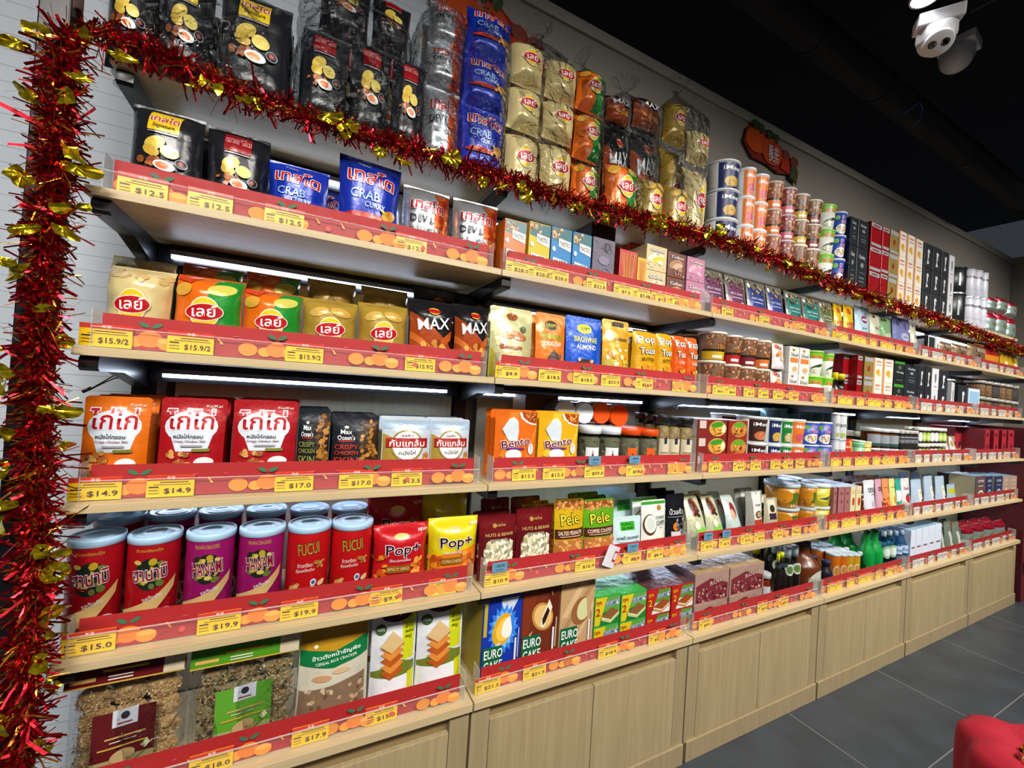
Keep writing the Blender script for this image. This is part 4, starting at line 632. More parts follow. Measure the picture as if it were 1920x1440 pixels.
kind('nutjar', 'clear jar of brown nuts', 'jar', .07, lambda w, h, d: jar(w, h, '#8a5e40', '#9a9690', None, None, 'nut_jar', cols=['#9a6a4a', '#7a4a30', '#b58a66']))
kind('nutjar2', 'clear jar of dark raisins', 'jar', .07, lambda w, h, d: jar(w, h, '#4a3a3e', '#9a9690', None, None, 'raisin_jar', cols=['#3a2e36', '#5a4a50', '#6a565a']))
kind('mush_w', 'glass jar, white lid and label', 'jar', .085, lambda w, h, d: jar(w, h, '#6b6650', '#dfe6ea', '#dfe2e4', [('e', 0, .48, .07, .05, '#7a1c2a'), ('r', -.02, .48, .02, .6, '#4a4a4a'), ('r', -.4, .28, .4, .3, '#9a9a9a')], 'mushroom_jar', lidh=.13, cols=['#8a8468', '#4f4a38', '#a39c80', '#6b6650'], lw=.9))
kind('mush_o', 'glass jar, orange lid and label', 'jar', .085, lambda w, h, d: jar(w, h, '#6b6350', '#dc4a10', '#dc5a18', [('e', 0, .48, .07, .05, '#7a1c1a'), ('r', -.4, .28, .4, .3, '#e8a080')], 'mushroom_jar', lidh=.13, cols=['#8a8468', '#4f4a38', '#a39c80', '#6b5a40'], lw=.6))
kind('tallj', 'tall jar, black lid, cream label', 'jar', .07, lambda w, h, d: jar(w, h, '#a8875a', '#1c1c20', None, [('r', -.6, .02, .6, .66, '#c9c0a4'), ('r', -.1, .56, .2, .68, '#22283a'), ('e', 0, .15, .5, .07, '#b5703a'), ('r', -.4, .38, .4, .4, '#7a7a52')], 'cracker_jar', lidh=.1, cols=['#b89264', '#8a6a42', '#cfae84']))
kind('bowl', 'oval instant rice bowl in sleeve', 'meal', .14, lambda w, h, d: carton(w, h, d, '#7a2420', [('e', .35, .5, .62, .46, '#b8a05a'), ('e', .35, .5, .56, .42, '#c99a3a'), ('e', .3, .72, .45, .16, '#3f8a24', .1), ('e', .5, .4, .3, .2, '#e0b04a'), ('e', .75, .5, .14, .25, '#d8dcae'), ('r', -.95, .5, -.5, .95, '#c9b8b0'), ('s', .0, .2, .6, .5, 8, .08, ['#c9702a', '#8a3a1c'])], 'print', 'meal_box', '#c9c4c0', '#d0d4d6'))
kind('bowl2', 'oval noodle bowl in red sleeve', 'meal', .14, lambda w, h, d: carton(w, h, d, '#8a2a20', [('e', .1, .5, .85, .46, '#b5803a'), ('e', .1, .75, .6, .16, '#5a9a24'), ('s', -.5, .15, .7, .6, 18, .1, ['#d8642a', '#e0a44a', '#8a2a1c', '#b8c04a'])], 'print', 'meal_box', '#7a2420', '#d0d4d6'))
kind('fish', 'pale blue grey tin', 'tin', .08, lambda w, h, d: can(w, h, '#5f8088', [('r', -.6, .3, .6, .7, '#4c6c76')], '#7a98a4', 'tin', 'food_tin', .06))
kind('cocoa', 'tall white tin, upright lettering', 'tin', .07, lambda w, h, d: can(w, h, '#c9ced0', [('t', 'cocoa', .0, .6, .6, .16, '#3a3f44', None, 1.571), ('e', 0, .22, .3, .09, '#9ab04a')], '#b5bcc4', 'print', 'drink_tin', .04))
kind('rtin', 'red and amber soup pouch', 'pouch', .05, lambda w, h, d: pouch(w, h, d, '#b8342a', [('p', [(0, .05), (.9, .05), (.9, .9), (.3, .9)], '#c9922a'), ('t', 'TOM YUM', -.3, .6, .9, .1, '#ece0c8')], 'foil', 'soup_pouch', 29))
kind('gtin', 'pale green ribbed tub', 'tub', .06, lambda w, h, d: cup(w, h, '#7ab48a', [('r', -.9, .75, .9, .8, '#5a946a'), ('r', -.9, .84, .9, .88, '#5a946a')], '#c9dccf', tap=.92, name='drink_tub'))
kind('ytin', 'pale yellow ribbed tub', 'tub', .06, lambda w, h, d: cup(w, h, '#cfa84a', [('r', -.9, .75, .9, .8, '#a8842a')], '#dcd2b0', tap=.92, name='drink_tub'))
kind('amber', 'amber jar, silver label', 'jar', .06, lambda w, h, d: jar(w, h, '#6a3a14', '#c9ced2', None, [('r', -.7, .3, .7, .8, '#8a929a'), ('r', -.7, .12, .7, .3, '#2a4a44')], 'coffee_jar', cols=['#8a4a1c', '#4a2410'], glass='#e0c8a0'))
kind('dark', 'dark brown jar, pale lid', 'jar', .06, lambda w, h, d: jar(w, h, '#2c1a16', '#c2bcb8', None, [('r', -.7, .4, .7, .62, '#6a7078'), ('r', -.7, .7, .7, .78, '#8a8e96')], 'coffee_jar', cols=['#3a2018', '#1c100c']))
kind('round', 'brown jar, rounded label, white lid', 'jar', .06, lambda w, h, d: jar(w, h, '#4a2c20', '#e0e2da', None, [('e', 0, .5, .55, .34, '#9ac04a'), ('e', 0, .48, .3, .2, '#c9d88a')], 'spread_jar', lidh=.16, cols=['#5a3626', '#3a2018']))
kind('round2', 'brown jar, white label, white lid', 'jar', .06, lambda w, h, d: jar(w, h, '#4a2c20', '#e0e2da', None, [('e', 0, .5, .55, .34, '#dcdde0')], 'spread_jar', lidh=.16, cols=['#5a3626', '#3a2018']))
kind('giftr', 'tall red gift box', 'gift box', .14, lambda w, h, d: carton(w, h, d, '#9a2530', [('r', -.5, .78, .4, .88, '#3a1418'), ('e', .1, .4, .3, .1, '#3a1a22'), ('p', [(.0, .2), (.2, .15), (.45, .38), (.2, .3)], '#c99aa8'), ('r', -.05, .06, .1, .18, '#c9b0a8')], 'print', 'gift_box', '#7a1c28', '#a83a44'))
kind('kraft', 'small kraft and white snack pack', 'snack', .06, lambda w, h, d: pouch(w, h, d, '#a08a66', [('r', -.97, .05, -.1, .96, '#c9d0d6'), ('e', -.5, .6, .3, .16, '#b58a4a'), ('e', .4, .55, .25, .16, '#4a3a2a')], 'foil', 'snack_packet', 30))
kind('tri', 'clear snack bag, green foot label', 'dried fruit', .06, lambda w, h, d: pouch(w, h, d, '#b9bc9a', [('e', 0, .72, .5, .2, '#5a2a22', .3), ('s', -.4, .45, .5, .9, 20, .05, ['#7a3a2a', '#3a1c16', '#a8603a']), ('p', [(-.9, .04), (.8, .04), (.8, .2), (-.3, .3)], '#7ac04a'), ('e', -.2, .3, .3, .1, '#d8dcc9')], 'foil', 'fruit_bag', 31, .35, .3))
kind('tri2', 'clear snack bag, pale blue foot', 'dried fruit', .06, lambda w, h, d: pouch(w, h, d, '#b5c4c0', [('e', .1, .6, .4, .22, '#8a2a34', -.4), ('e', -.1, .5, .3, .14, '#c9a88a'), ('p', [(-.9, .04), (.9, .04), (.9, .25), (-.3, .12)], '#4a9ac0')], 'foil', 'fruit_bag', 32, .35, .3))
kind('card', 'clear bag with white hang tag', 'snack', .05, lambda w, h, d: pouch(w, h, d, '#8f9088', [('r', -.3, .05, .8, .97, '#dfe0dc'), ('e', .25, .93, .05, .02, '#3a3a3a'), ('t', 'THAI', .25, .62, .7, .06, '#3a3a44'), ('r', -.3, .05, .8, .25, '#b5382a'), ('e', .25, .38, .38, .1, '#6a4a34'), ('e', .25, .38, .25, .07, '#b59a6a')], 'foil', 'snack_bag', 33))
kind('card2', 'clear bag, cream and plum label', 'snack', .05, lambda w, h, d: pouch(w, h, d, '#a9a68c', [('r', -.6, .3, .6, .95, '#d8d4bc'), ('r', -.5, .3, .5, .5, '#3a2a3a'), ('e', 0, .65, .35, .12, '#3a2f24')], 'foil', 'snack_bag', 34, .15))
kind('frj', 'clear fruit jelly tub, orange fruit', 'tub', .085, lambda w, h, d: cup(w, h, '#b57a1c', [('e', .2, .5, .4, .26, '#4a6a1c', .3), ('e', -.3, .55, .4, .3, '#c9861c'), ('s', -.8, .1, .8, .4, 16, .06, ['#d89a2a', '#8a4a14', '#c9c08a'])], '#aebfc6', tap=.88, name='jelly_tub', lidh=.12))
kind('frj_y', 'fruit jelly tub, yellow label', 'tub', .085, lambda w, h, d: cup(w, h, '#b8b02a', [('e', .1, .5, .5, .2, '#d8d04a', .3), ('p', [(-.3, .4), (.6, .6), (.3, .35)], '#2f4a4a')], '#c4cdd0', tap=.92, name='jelly_tub', lidh=.12))
kind('cart_p', 'small dusty pink carton', 'carton', .06, lambda w, h, d: carton(w, h, d, '#9a6464', a_text('DAY', '#5a2a34', .7, .9, .12, [('e', .1, .3, .15, .08, '#4a1c24')]), 'print', 'drink_carton', '#8a5656', '#9ab4c4'))
kind('cart_c', 'small cream carton, red fruit', 'carton', .06, lambda w, h, d: carton(w, h, d, '#d3c79a', [('e', .2, .3, .5, .2, '#b5402a'), ('r', -.5, .7, .5, .73, '#8a7a4a'), ('r', -.5, .8, .5, .82, '#8a7a4a')], 'print', 'drink_carton', '#bfb184', '#a8c4d0'))
kind('brp', 'dark brown coffee pouch', 'pouch', .05, lambda w, h, d: pouch(w, h, d, '#4a2418', [('r', -.1, .6, .6, .65, '#c9c0b8'), ('r', -.1, .45, .6, .5, '#c9c0b8'), ('e', .2, .25, .3, .08, '#b59a80')], 'foil', 'coffee_pouch', 35))
kind('one_w', 'white drink bag, bold black lettering', 'pouch', .05, lambda w, h, d: pouch(w, h, d, '#d3d6de', [('t', 'one', .2, .68, 1.2, .16, '#1c1c24'), ('t', 'mini', .4, .55, .6, .06, '#5a5a6a'), ('e', .2, .25, .3, .1, '#b5bccc')], 'foil', 'drink_pouch', 36))
kind('one_p', 'pink drink bag, dark lettering', 'pouch', .05, lambda w, h, d: pouch(w, h, d, '#c99aac', [('t', 'one', .2, .68, 1.2, .16, '#4a2438'), ('e', .2, .2, .3, .1, '#5a3a4a')], 'foil', 'drink_pouch', 37))
kind('orp', 'orange chunk snack pouch', 'pouch', .05, lambda w, h, d: pouch(w, h, d, '#d98a5a', [('s', -.8, .04, .8, .4, 40, .05, ['#c2501c', '#e07a2a', '#8a3416']), ('r', -.6, .7, .6, .73, '#b5603a')], 'foil', 'snack_pouch', 38))
kind('yep', 'pale yellow drink pouch', 'pouch', .05, lambda w, h, d: pouch(w, h, d, '#d3cf7a', [('r', -.6, .7, .6, .73, '#8a8a3a'), ('e', .2, .3, .5, .15, '#c98a3a')], 'foil', 'drink_pouch', 39))
kind('tep', 'teal and white drink pouch', 'pouch', .05, lambda w, h, d: pouch(w, h, d, '#2fa08c', [('p', [(-.9, .2), (.9, .35), (.9, .6), (-.9, .6)], '#d8dee0')], 'foil', 'drink_pouch', 40))
kind('ber', 'white drink pouch, red berry', 'pouch', .05, lambda w, h, d: pouch(w, h, d, '#d6d4d8', [('e', 0, .3, .5, .16, '#b52a2a'), ('e', .2, .42, .3, .05, '#3f6a34'), ('t', 'Dutch', 0, .65, 1.1, .1, '#b5344a')], 'foil', 'drink_pouch', 41))
kind('clr', 'frosted clear bag, white label', 'snack', .06, lambda w, h, d: pouch(w, h, d, '#a8bcd0', [('r', -.2, .05, .75, .62, '#dcd8cc'), ('e', .3, .2, .14, .05, '#3a3a44'), ('e', .3, .5, .2, .05, '#b8b48a')], 'foil', 'snack_bag', 42, .1))
kind('clr_y', 'frosted clear bag, yellow label', 'snack', .05, lambda w, h, d: pouch(w, h, d, '#9ab4c4', [('r', -.8, .5, .8, .75, '#b8b81c')], 'foil', 'snack_bag', 43, .1))
for q, c, c2, nm in (('b', '#5a4448', '#c9c0a4', 'brown'), ('n', '#28304f', '#9aa4b8', 'navy'), ('t', '#a08a78', '#c9b49a', 'beige')):
    kind('cake_'+q, nm+' slim chocolate box', 'chocolate', .14, lambda w, h, d, c=c, c2=c2: carton(w, h, d, c, [('t', 'OYSTER', 0, .82, 1.2, .09, '#c9cbd0'), ('r', -.5, .62, .5, .645, c2), ('e', 0, .28, .6, .2, c2), ('e', 0, .24, .5, .16, c)], 'print', 'chocolate_box', '#a8a486', '#7a9ab4'))
kind('brick', 'cellophane brick of wafer rolls', 'biscuits', .12, lambda w, h, d: carton(w, h, d, '#a88a7c', [('p', [(-.95, .05), (.95, .05), (.95, .55), (-.1, .8), (-.95, .6)], '#7a2a34'), ('t', 'ROLLS', .3, .68, .9, .14, '#cfc0ae', '#6a2028', .2), ('s', -.9, .05, .9, .55, 44, .05, ['#9a4a56', '#c9a890', '#5a1c24', '#b58a7a'])], 'foil', 'wafer_pack', '#8f7a80', '#a8801c', sideitems=[('s', -.9, .1, .9, .9, 40, .05, ['#a99aa6', '#8a6a70', '#6a5058'])]))
kind('sauce', 'black sauce bottle, lime yellow cap', 'bottle', .055, lambda w, h, d: bottle(w, h, '#15100e', '#c9d01c', [('r', -1, .02, 1, .12, '#c9c41c'), ('r', -1, .72, 1, .8, '#2c3a44')], .45, capw=.5, sh=.58, capfrac=.13))
kind('sauce_w', 'black sauce bottle, clear white cap', 'bottle', .055, lambda w, h, d: bottle(w, h, '#17120f', '#a9bcc2', [('e', 0, .55, .7, .12, '#c4c9bc'), ('e', 0, .55, .4, .08, '#5a7a3a')], .45, capw=.6, sh=.58, capfrac=.2))
kind('honey', 'small amber jar, pale label', 'jar', .06, lambda w, h, d: jar(w, h, '#8a3a14', '#b5b8bc', '#b9bcc4', None, 'honey_jar', cols=['#8a3a14', '#6a2810'], glass='#e0c0a0'))
kind('jug', 'big rounded brown jug', 'bottle', .09, lambda w, h, d: bottle(w, h, '#5a2c12', '#1c2436', [('e', .3, .25, .5, .18, '#b5b8a8', .5)], .4, capw=.45, sh=.5, capfrac=.08))
kind('darkb', 'small dark bottle, navy cap', 'bottle', .05, lambda w, h, d: bottle(w, h, '#1c1c2c', '#2a2a4a', None, .5, capw=.7, sh=.6))
kind('ocan', 'slim orange drink can', 'can', .05, lambda w, h, d: can(w, h, '#cf6c14', [('e', 0, .5, .42, .2, '#dfc9a0'), ('e', .05, .5, .28, .14, '#c98a3a'), ('r', -.8, .06, .8, .14, '#a83a14')], '#aeb8be', 'tin', 'drink_can', .06))
kind('ycan', 'slim golden drink can', 'can', .05, lambda w, h, d: can(w, h, '#cf9a1c', [('e', 0, .5, .42, .2, '#e6dcb0'), ('e', .05, .5, .28, .14, '#c9a23a')], '#aeb8be', 'tin', 'drink_can', .06))
kind('gbot', 'green glass bottle, green cap', 'bottle', .065, lambda w, h, d: bottle(w, h, '#0c8a3a', '#0a4a2a', None, .42, sh=.5, capfrac=.07, clearg=False))
kind('cbot', 'clear short bottle, silver cap', 'bottle', .06, lambda w, h, d: bottle(w, h, '#b5ccc4', '#c9ced0', [('e', .2, .15, .5, .1, '#d6dadc')], .5, sh=.5, clearg=True))
kind('water', 'clear water bottle, blue label', 'bottle', .06, lambda w, h, d: bottle(w, h, '#bfdcec', '#8fb0d8', [('r', -.9, .4, .9, .62, '#a9c4e0'), ('t', 'Vital', 0, .5, .8, .08, '#2a4a9a')], .42, sh=.62, clearg=True))
kind('water_g', 'clear water bottle, green label', 'bottle', .06, lambda w, h, d: bottle(w, h, '#c4e0e0', '#c4d4d8', [('e', 0, .5, .7, .16, '#8ab08a'), ('e', 0, .5, .5, .1, '#d0dcd4')], .42, sh=.62, clearg=True))
kind('wcart', 'tall white water carton', 'carton', .07, lambda w, h, d: carton(w, h, d, '#ccd6e6', [('r', -.6, .48, .6, .53, '#8a5a5a'), ('r', -.7, .1, .7, .12, '#b0b8d0'), ('r', -.7, .2, .7, .21, '#b0b8d0')], 'print', 'water_carton', '#c0cfe6', '#8fb4cc'))
kind('gp', 'grey green grain pouch', 'pouch', .06, lambda w, h, d: pouch(w, h, d, '#6c7668', [('p', [(-.3, .05), (.4, .05), (.2, .6), (-.4, .6)], '#bcc8c0'), ('e', .5, .2, .3, .1, '#4a5a2a')], 'foil', 'grain_pouch', 44, .1))
kind('rs', 'red and clear sweet bag', 'sweets', .07, lambda w, h, d: bag(w, h, d, '#a8c0b8', [('r', -.97, .6, .97, .97, '#b01c34'), ('e', .2, .3, .5, .12, '#b8a878')], 'silver', 'sweet_bag', 0, 15, '#c2243c'))
kind('box_br', 'plain brown shipping carton', 'box', .1, lambda w, h, d: carton(w, h, d, '#5a3a1c', [], 'matte', 'shipping_carton', '#4a2f16', '#6a4a20'))
kind('wbox', 'rolled white paper tube pack', 'roll', .08, lambda w, h, d: can(w, h, '#c6c9d6', [('r', -.8, .7, .8, .78, '#5a5a66'), ('r', -.6, .3, .6, .33, '#a4a8bc')], '#c6c9d6', 'print', 'paper_tube', .03))
kind('dround', 'round black canister with silver stripe', 'tin', .1, lambda w, h, d: can(w, h, '#1c2426', [('r', -.1, .3, .0, .8, '#8a9492')], '#15191a', 'tin', 'canister', .05))
kind('frame', 'small dark menu card in frame', 'sign', .01, lambda w, h, d: carton(w, h, d, '#d2dadb', [('r', -.85, .06, .85, .94, '#1f2a2e'), ('e', 0, .3, .4, .1, '#5a6a6e')], 'print', 'menu_card', '#1c2426'))
# ------------------------------------------------------------------ placing
ROUND = {'han_r', 'han_m', 'fuc', 'cup_y', 'cup_r', 'cup_m', 'cup_o', 'mama', 'mmee_w', 'mmee_o', 'mmee_g', 'mmee_b', 'cn', 'cup_n', 'cup_s', 'cup_t', 'soy', 'nutjar', 'nutjar2', 'mush_w', 'mush_o', 'tallj', 'fish', 'cocoa',
         'gtin', 'ytin', 'amber', 'dark', 'round', 'round2', 'frj', 'frj_y', 'sauce', 'sauce_w', 'honey', 'jug', 'darkb', 'ocan', 'ycan', 'gbot', 'cbot', 'water', 'water_g', 'wbox', 'dround'}
ITEMS = []
OCC = defaultdict(list)
def drop(o):
    for c in list(o.children): bpy.data.objects.remove(c)
    bpy.data.objects.remove(o)
def clash(lv, x0, x1, y0, y1, z0, z1, tol=.003):
    return [e for e in OCC[lv] if min(x1, e[1])-max(x0, e[0]) > tol and min(y1, e[3])-max(y0, e[2]) > tol and min(z1, e[5])-max(z0, e[4]) > tol*2]
def proj(p):
    d = Vector(p)-Vector(CP); z = d.dot(FW); return 960+FPX*d.dot(RT)/z, 720-FPX*d.dot(UP)/z
def make(key, x, y, z, w, h, lv, row=0, layer=0, rz=0.0, rx=0.0, dep=None):
    k = K[key]; d = dep or k['depth']
    if k['proto'] is None:
        o = k['fn'](w, h, d); k['proto'] = o; k['size'] = (w, h, d)
    else:
        o = copy_tree(k['proto']) if key in ROUND else k['proto'].copy()
        if key not in ROUND: COL.objects.link(o)
        s = k['size']; o.scale = (w/s[0], (w/s[0]) if key in ROUND else d/s[2], h/s[1])
    o.location = (x, y, z); o.rotation_euler = (rx, 0, rz)
    ITEMS.append(dict(o=o, key=key, lv=lv, x=x, y=y, z=z, row=row, layer=layer, b=max(0, min(5, int(x/BW)))))
    return o
def col(key, lv, uL, uR, vs, y=.05, rows=1, rz=0.0, dep=None, gap=1.03, rx=0.0, squeeze=.985, floor=None, stop=.335, jx=.002):
    zs = Z[lv] if floor is None else floor; d = dep or K[key]['depth']; uc = (uL+uR)/2; rnd = key in ROUND; v0 = vs[0]
    vm = (v0+vs[1])/2 if len(vs) > 1 else (v0+proj((at(uc, v0, y).x, y, zs))[1])/2
    xL, xR = at(uL, vm, y).x, at(uR, vm, y).x; w = xR-xL; xc = (xL+xR)/2; yy = y
    if rnd: th_ = math.atan2(xc-CP[0], y-CP[1]); xc = xR+w/2*(math.tan(th_)-1/math.cos(th_)); yy = y+w/2
    bounds = [at(uc-.075*(v-v0), v, y).z for v in vs]+[zs]
    w *= squeeze; out = []; xl, xr = xc-w/2, xc+w/2; dd = w if rnd else d
    for e in clash(lv, xl, xr, y, y+dd, zs, bounds[0]):
        if e[6] > 0:
            it = e[7]; ITEMS.remove(it); drop(it['o']); OCC[lv].remove(e); continue
        if (e[0]+e[1])/2 < xc: xl = max(xl, e[1]+.0008)
        else: xr = min(xr, e[0]-.0008)
    if xc > 5.44: return out
    if K[key]['cat'] == 'crisps': gap = max(gap, 1.18)
    rows = min(rows, 2 if lv < 3 else 3)
    if xr-xl < .35*w: xl, xr = xc-w*.3, xc+w*.3
    w = xr-xl; xc = (xl+xr)/2; new = []
    if rnd: yy = y+w/2
    for i in range(len(vs)):
        zt, zb = bounds[i], bounds[i+1]
        h = zt-zb
        if h < .02: continue
        layer = len(vs)-1-i
        for r in range(rows):
            step = (w if rnd else d)*gap; yr = yy+r*step
            if yr+(w/2 if rnd else d) > stop: 
                if r: break
                if rnd: yr = min(yr, stop-w/2)
            if r and clash(lv, xc-w/2, xc+w/2, yr-(w/2 if rnd else 0), yr+(w/2 if rnd else d), zb, zt, .006): continue
            th = 0.4*math.atan2(CP[0]-xc, yr-CP[1]) if rnd else 0
            new.append((xc-w/2, xc+w/2, yr-(w/2 if rnd else 0), yr+(w/2 if rnd else d), zb, zt, r))
            out.append(make(key, xc+(R.uniform(-jx, jx) if (r or layer) and rnd else 0), yr, zb+.0006, w, h*.998, lv, r, layer, rz+(th if rnd else R.uniform(-.015, .015)), rx, d)); new[-1] = new[-1]+(ITEMS[-1],)
    OCC[lv] += new
    return out
def vs_z(vs, uc, yy, zs, k): return zs
# second shelf
col('sig_y', 1, 225, 377, [192], y=.06, rows=2, rz=-.05); col('sig_r', 1, 380, 503, [236], y=.062, rows=2, rz=.03)
col('crab', 1, 497, 616, [300], y=.07); col('crab', 1, 634, 756, [292], y=.055, rz=.06)
col('crab', 1, 560, 650, [345], y=.17); col('devil', 1, 756, 848, [346], y=.06, rows=2); col('devil', 1, 851, 938, [370], y=.055, rows=2, rz=-.05)
col('pretz_o', 1, 944, 986, [412], y=.045, rows=3); col('pretz_y', 1, 990, 1031, [418], y=.045, rows=3); col('pretz_b', 1, 1032, 1071, [427], y=.045, rows=3); col('pretz_b', 1, 1072, 1108, [437], y=.045, rows=3)
col('oreo', 1, 1110, 1152, [447], y=.045, rows=1); col('oreo2', 1, 1106, 1152, [413], y=.14, rows=2)
col('pocky_r', 1, 1160, 1194, [469], y=.05, rows=3); col('pocky_y', 1, 1194, 1211, [483], y=.05, rows=2); col('pocky_r', 1, 1178, 1206, [452], y=.215, rows=1)
col('col_c', 1, 1212, 1251, [461, 508], y=.05, rows=3); col('col_b', 1, 1252, 1286, [474, 521], y=.05, rows=3); col('col_p', 1, 1288, 1322, [484, 528], y=.05, rows=3)
for k_, a, c, v in (('bl_p', 1326, 1370, 500), ('bl_p', 1371, 1411, 512), ('bl_b', 1411, 1449, 523), ('bl_b', 1450, 1480, 532), ('bl_t', 1484, 1516, 543), ('bl_t', 1516, 1550, 553), ('bl_g', 1549, 1574, 562), ('p_yel', 1574, 1590, 568)):
    col(k_, 1, a, c, [v], y=.05, rows=3, gap=1.7, rx=-.1 if k_ != 'p_yel' else 0)
for k_, a, c, v in (('p_yel', 1592, 1611, 570), ('p_lb', 1613, 1641, 573), ('p_cr', 1641, 1661, 588), ('p_gr', 1661, 1682, 595), ('p_lav', 1683, 1717, 594), ('p_cr', 1717, 1729, 606), ('frame', 1740, 1753, 629), ('wht', 1754, 1762, 634), ('p_tan', 1765, 1792, 640), ('p_tan', 1793, 1820, 645), ('p_tan', 1822, 1856, 646), ('p_ro', 1857, 1883, 645), ('p_y2', 1884, 1900, 654), ('p_y2', 1900, 1918, 660)):
    col(k_, 1, a, c, [v], y=.05, rows=2)
# third shelf
for k_, a, c, v in (('lays_c', 178, 313, 486), ('lays_s', 311, 452, 505), ('lays_s', 447, 567, 534), ('lays_g', 563, 673, 552), ('lays_g', 669, 768, 560), ('max', 762, 855, 556), ('max', 851, 924, 566)): col(k_, 2, a, c, [v], y=.055, rows=1, rz=R.uniform(-.05, .05))
for k_, a, c, v in (('lays_c', 190, 318, 468), ('lays_s', 326, 450, 483), ('lays_s', 452, 562, 500), ('lays_g', 570, 668, 513), ('lays_g', 676, 770, 528), ('max', 775, 862, 534), ('max', 864, 930, 548)): col(k_, 2, a, c, [v], y=.19, rows=1, rz=R.uniform(-.08, .08))
col('bisc', 2, 918, 1008, [572], y=.045, rows=2); col('bro_o', 2, 1010, 1068, [585], y=.045, rows=3); col('bro_b', 2, 1067, 1137, [592], y=.047, rows=3); col('gold', 2, 1137, 1189, [598], y=.045, rows=3)
col('pt_y', 2, 1191, 1236, [618], y=.05, rows=2); col('pt_y', 2, 1233, 1266, [622], y=.052, rows=2); col('pt_o', 2, 1262, 1290, [626], y=.05, rows=2); col('pt_o', 2, 1290, 1313, [630], y=.05, rows=2)
for k_, a, c, v, v2 in (('cup_y', 1326, 1363, 620, 675), ('cup_r', 1362, 1391, 627, 682), ('cup_m', 1392, 1421, 632, 687), ('cup_o', 1421, 1447, 637, 691)): col(k_, 2, a, c, [v, v2], y=.045, rows=3)
col('ok', 2, 1448, 1478, [642, 692], y=.045, rows=2); col('thon', 2, 1480, 1498, [650, 699], y=.045, rows=2); col('thon', 2, 1499, 1518, [653, 702], y=.045, rows=2); col('mama', 2, 1517, 1545, [656, 704], y=.045, rows=2); col('mama', 2, 1544, 1563, [662, 707], y=.045, rows=2)
col('soy', 2, 1557, 1574, [697], y=.04); col('soy', 2, 1575, 1593, [700], y=.04)
col('tin_r', 2, 1574, 1604, [664, 709], y=.09, rows=2); col('tin_r', 2, 1605, 1620, [666, 711], y=.05, rows=2); col('tin_g', 2, 1621, 1637, [669, 713], y=.05, rows=2)
col('mor', 2, 1638, 1655, [671, 715], y=.05, rows=2); col('mor', 2, 1656, 1675, [673, 718], y=.05, rows=2); col('blk_g', 2, 1677, 1696, [677, 720], y=.05, rows=2); col('blk', 2, 1697, 1721, [684, 727], y=.05, rows=2)
col('blk_f', 2, 1722, 1734, [686, 730], y=.05, rows=2); col('blk_f', 2, 1735, 1747, [688, 732], y=.05, rows=2); col('wht', 2, 1748, 1760, [691, 732], y=.05, rows=2); col('blk_f', 2, 1761, 1777, [695, 735], y=.05, rows=2)
col('wht', 2, 1779, 1794, [717], y=.05, rz=.2); col('blk_f', 2, 1797, 1813, [722], y=.05); col('wht_l', 2, 1815, 1837, [729], y=.045)
for i, (a, c) in enumerate(((1838, 1850), (1851, 1862), (1863, 1876), (1877, 1888), (1889, 1900), (1901, 1911), (1912, 1920))): col(('nutjar', 'nutjar', 'nutjar2')[i % 3], 2, a, c, [713+i*2, 743+i*2], y=.05, rows=2)
# fourth shelf
col('chick_o', 3, 136, 271, [745], y=.045, rows=4, rz=.0); col('chick_r', 3, 287, 418, [748], y=.045, rows=4); col('chick_r', 3, 428, 556, [752], y=.045, rows=4)
col('skin_g', 3, 528, 618, [768], y=.046, rows=4); col('skin_r', 3, 621, 712, [780], y=.045, rows=3); col('kab', 3, 716, 812, [786], y=.045, rows=4); col('kab', 3, 810, 886, [788], y=.046, rows=4)
col('bento_o', 3, 928, 1010, [770], y=.045, rows=4, gap=1.2); col('bento_y', 3, 1011, 1088, [773], y=.045, rows=4, gap=1.2)
col('box_br', 3, 980, 1046, [741], y=.225, dep=.09, rz=.08); col('mush_w', 3, 1089, 1126, [800], y=.045, rows=3); col('mush_w', 3, 1127, 1163, [802], y=.045, rows=3); col('mush_o', 3, 1164, 1200, [804], y=.045, rows=3); col('mush_o', 3, 1201, 1233, [806], y=.045, rows=3)
col('tallj', 3, 1225, 1253, [779], y=.05, rows=4); col('tallj', 3, 1254, 1275, [782], y=.05, rows=4); col('tallj', 3, 1276, 1298, [784], y=.05, rows=4)
col('bowl', 3, 1300, 1364, [787, 820, 853], y=.045, rows=1); col('bowl2', 3, 1366, 1402, [789, 822, 855], y=.045, rows=1)
col('mmee_b', 3, 1404, 1440, [782, 832], y=.045, rows=2); col('mmee_w', 3, 1441, 1466, [784, 834], y=.045, rows=2); col('mmee_g', 3, 1467, 1487, [786, 835], y=.045, rows=2); col('mmee_o', 3, 1488, 1510, [787, 836], y=.045, rows=2)
col('cn', 3, 1510, 1537, [791, 835], y=.045, rows=1); col('cn', 3, 1538, 1561, [792, 836], y=.045, rows=1)
for a, c in ((1440, 1459), (1461, 1479), (1481, 1499), (1503, 1524), (1526, 1545), (1547, 1562)): col('fish', 3, a, c, [766, 800], y=.22, rows=1)
col('cocoa', 3, 1563, 1574, [776, 826], y=.045, rows=1); col('cocoa', 3, 1575, 1588, [778, 827], y=.045, rows=1)
col('rtin', 3, 1588, 1609, [824], y=.045, rows=2); col('gtin', 3, 1608, 1622, [827], y=.045, rows=2); col('ytin', 3, 1622, 1634, [829], y=.045, rows=2)
col('round2', 3, 1588, 1602, [808], y=.18, rows=1); col('round2', 3, 1604, 1616, [810], y=.18, rows=1); col('round2', 3, 1617, 1629, [811], y=.18, rows=1)
col('amber', 3, 1636, 1652, [803, 841], y=.06, rows=2); col('amber', 3, 1653, 1669, [805, 842], y=.06, rows=2); col('amber', 3, 1670, 1686, [806, 843], y=.06, rows=2)
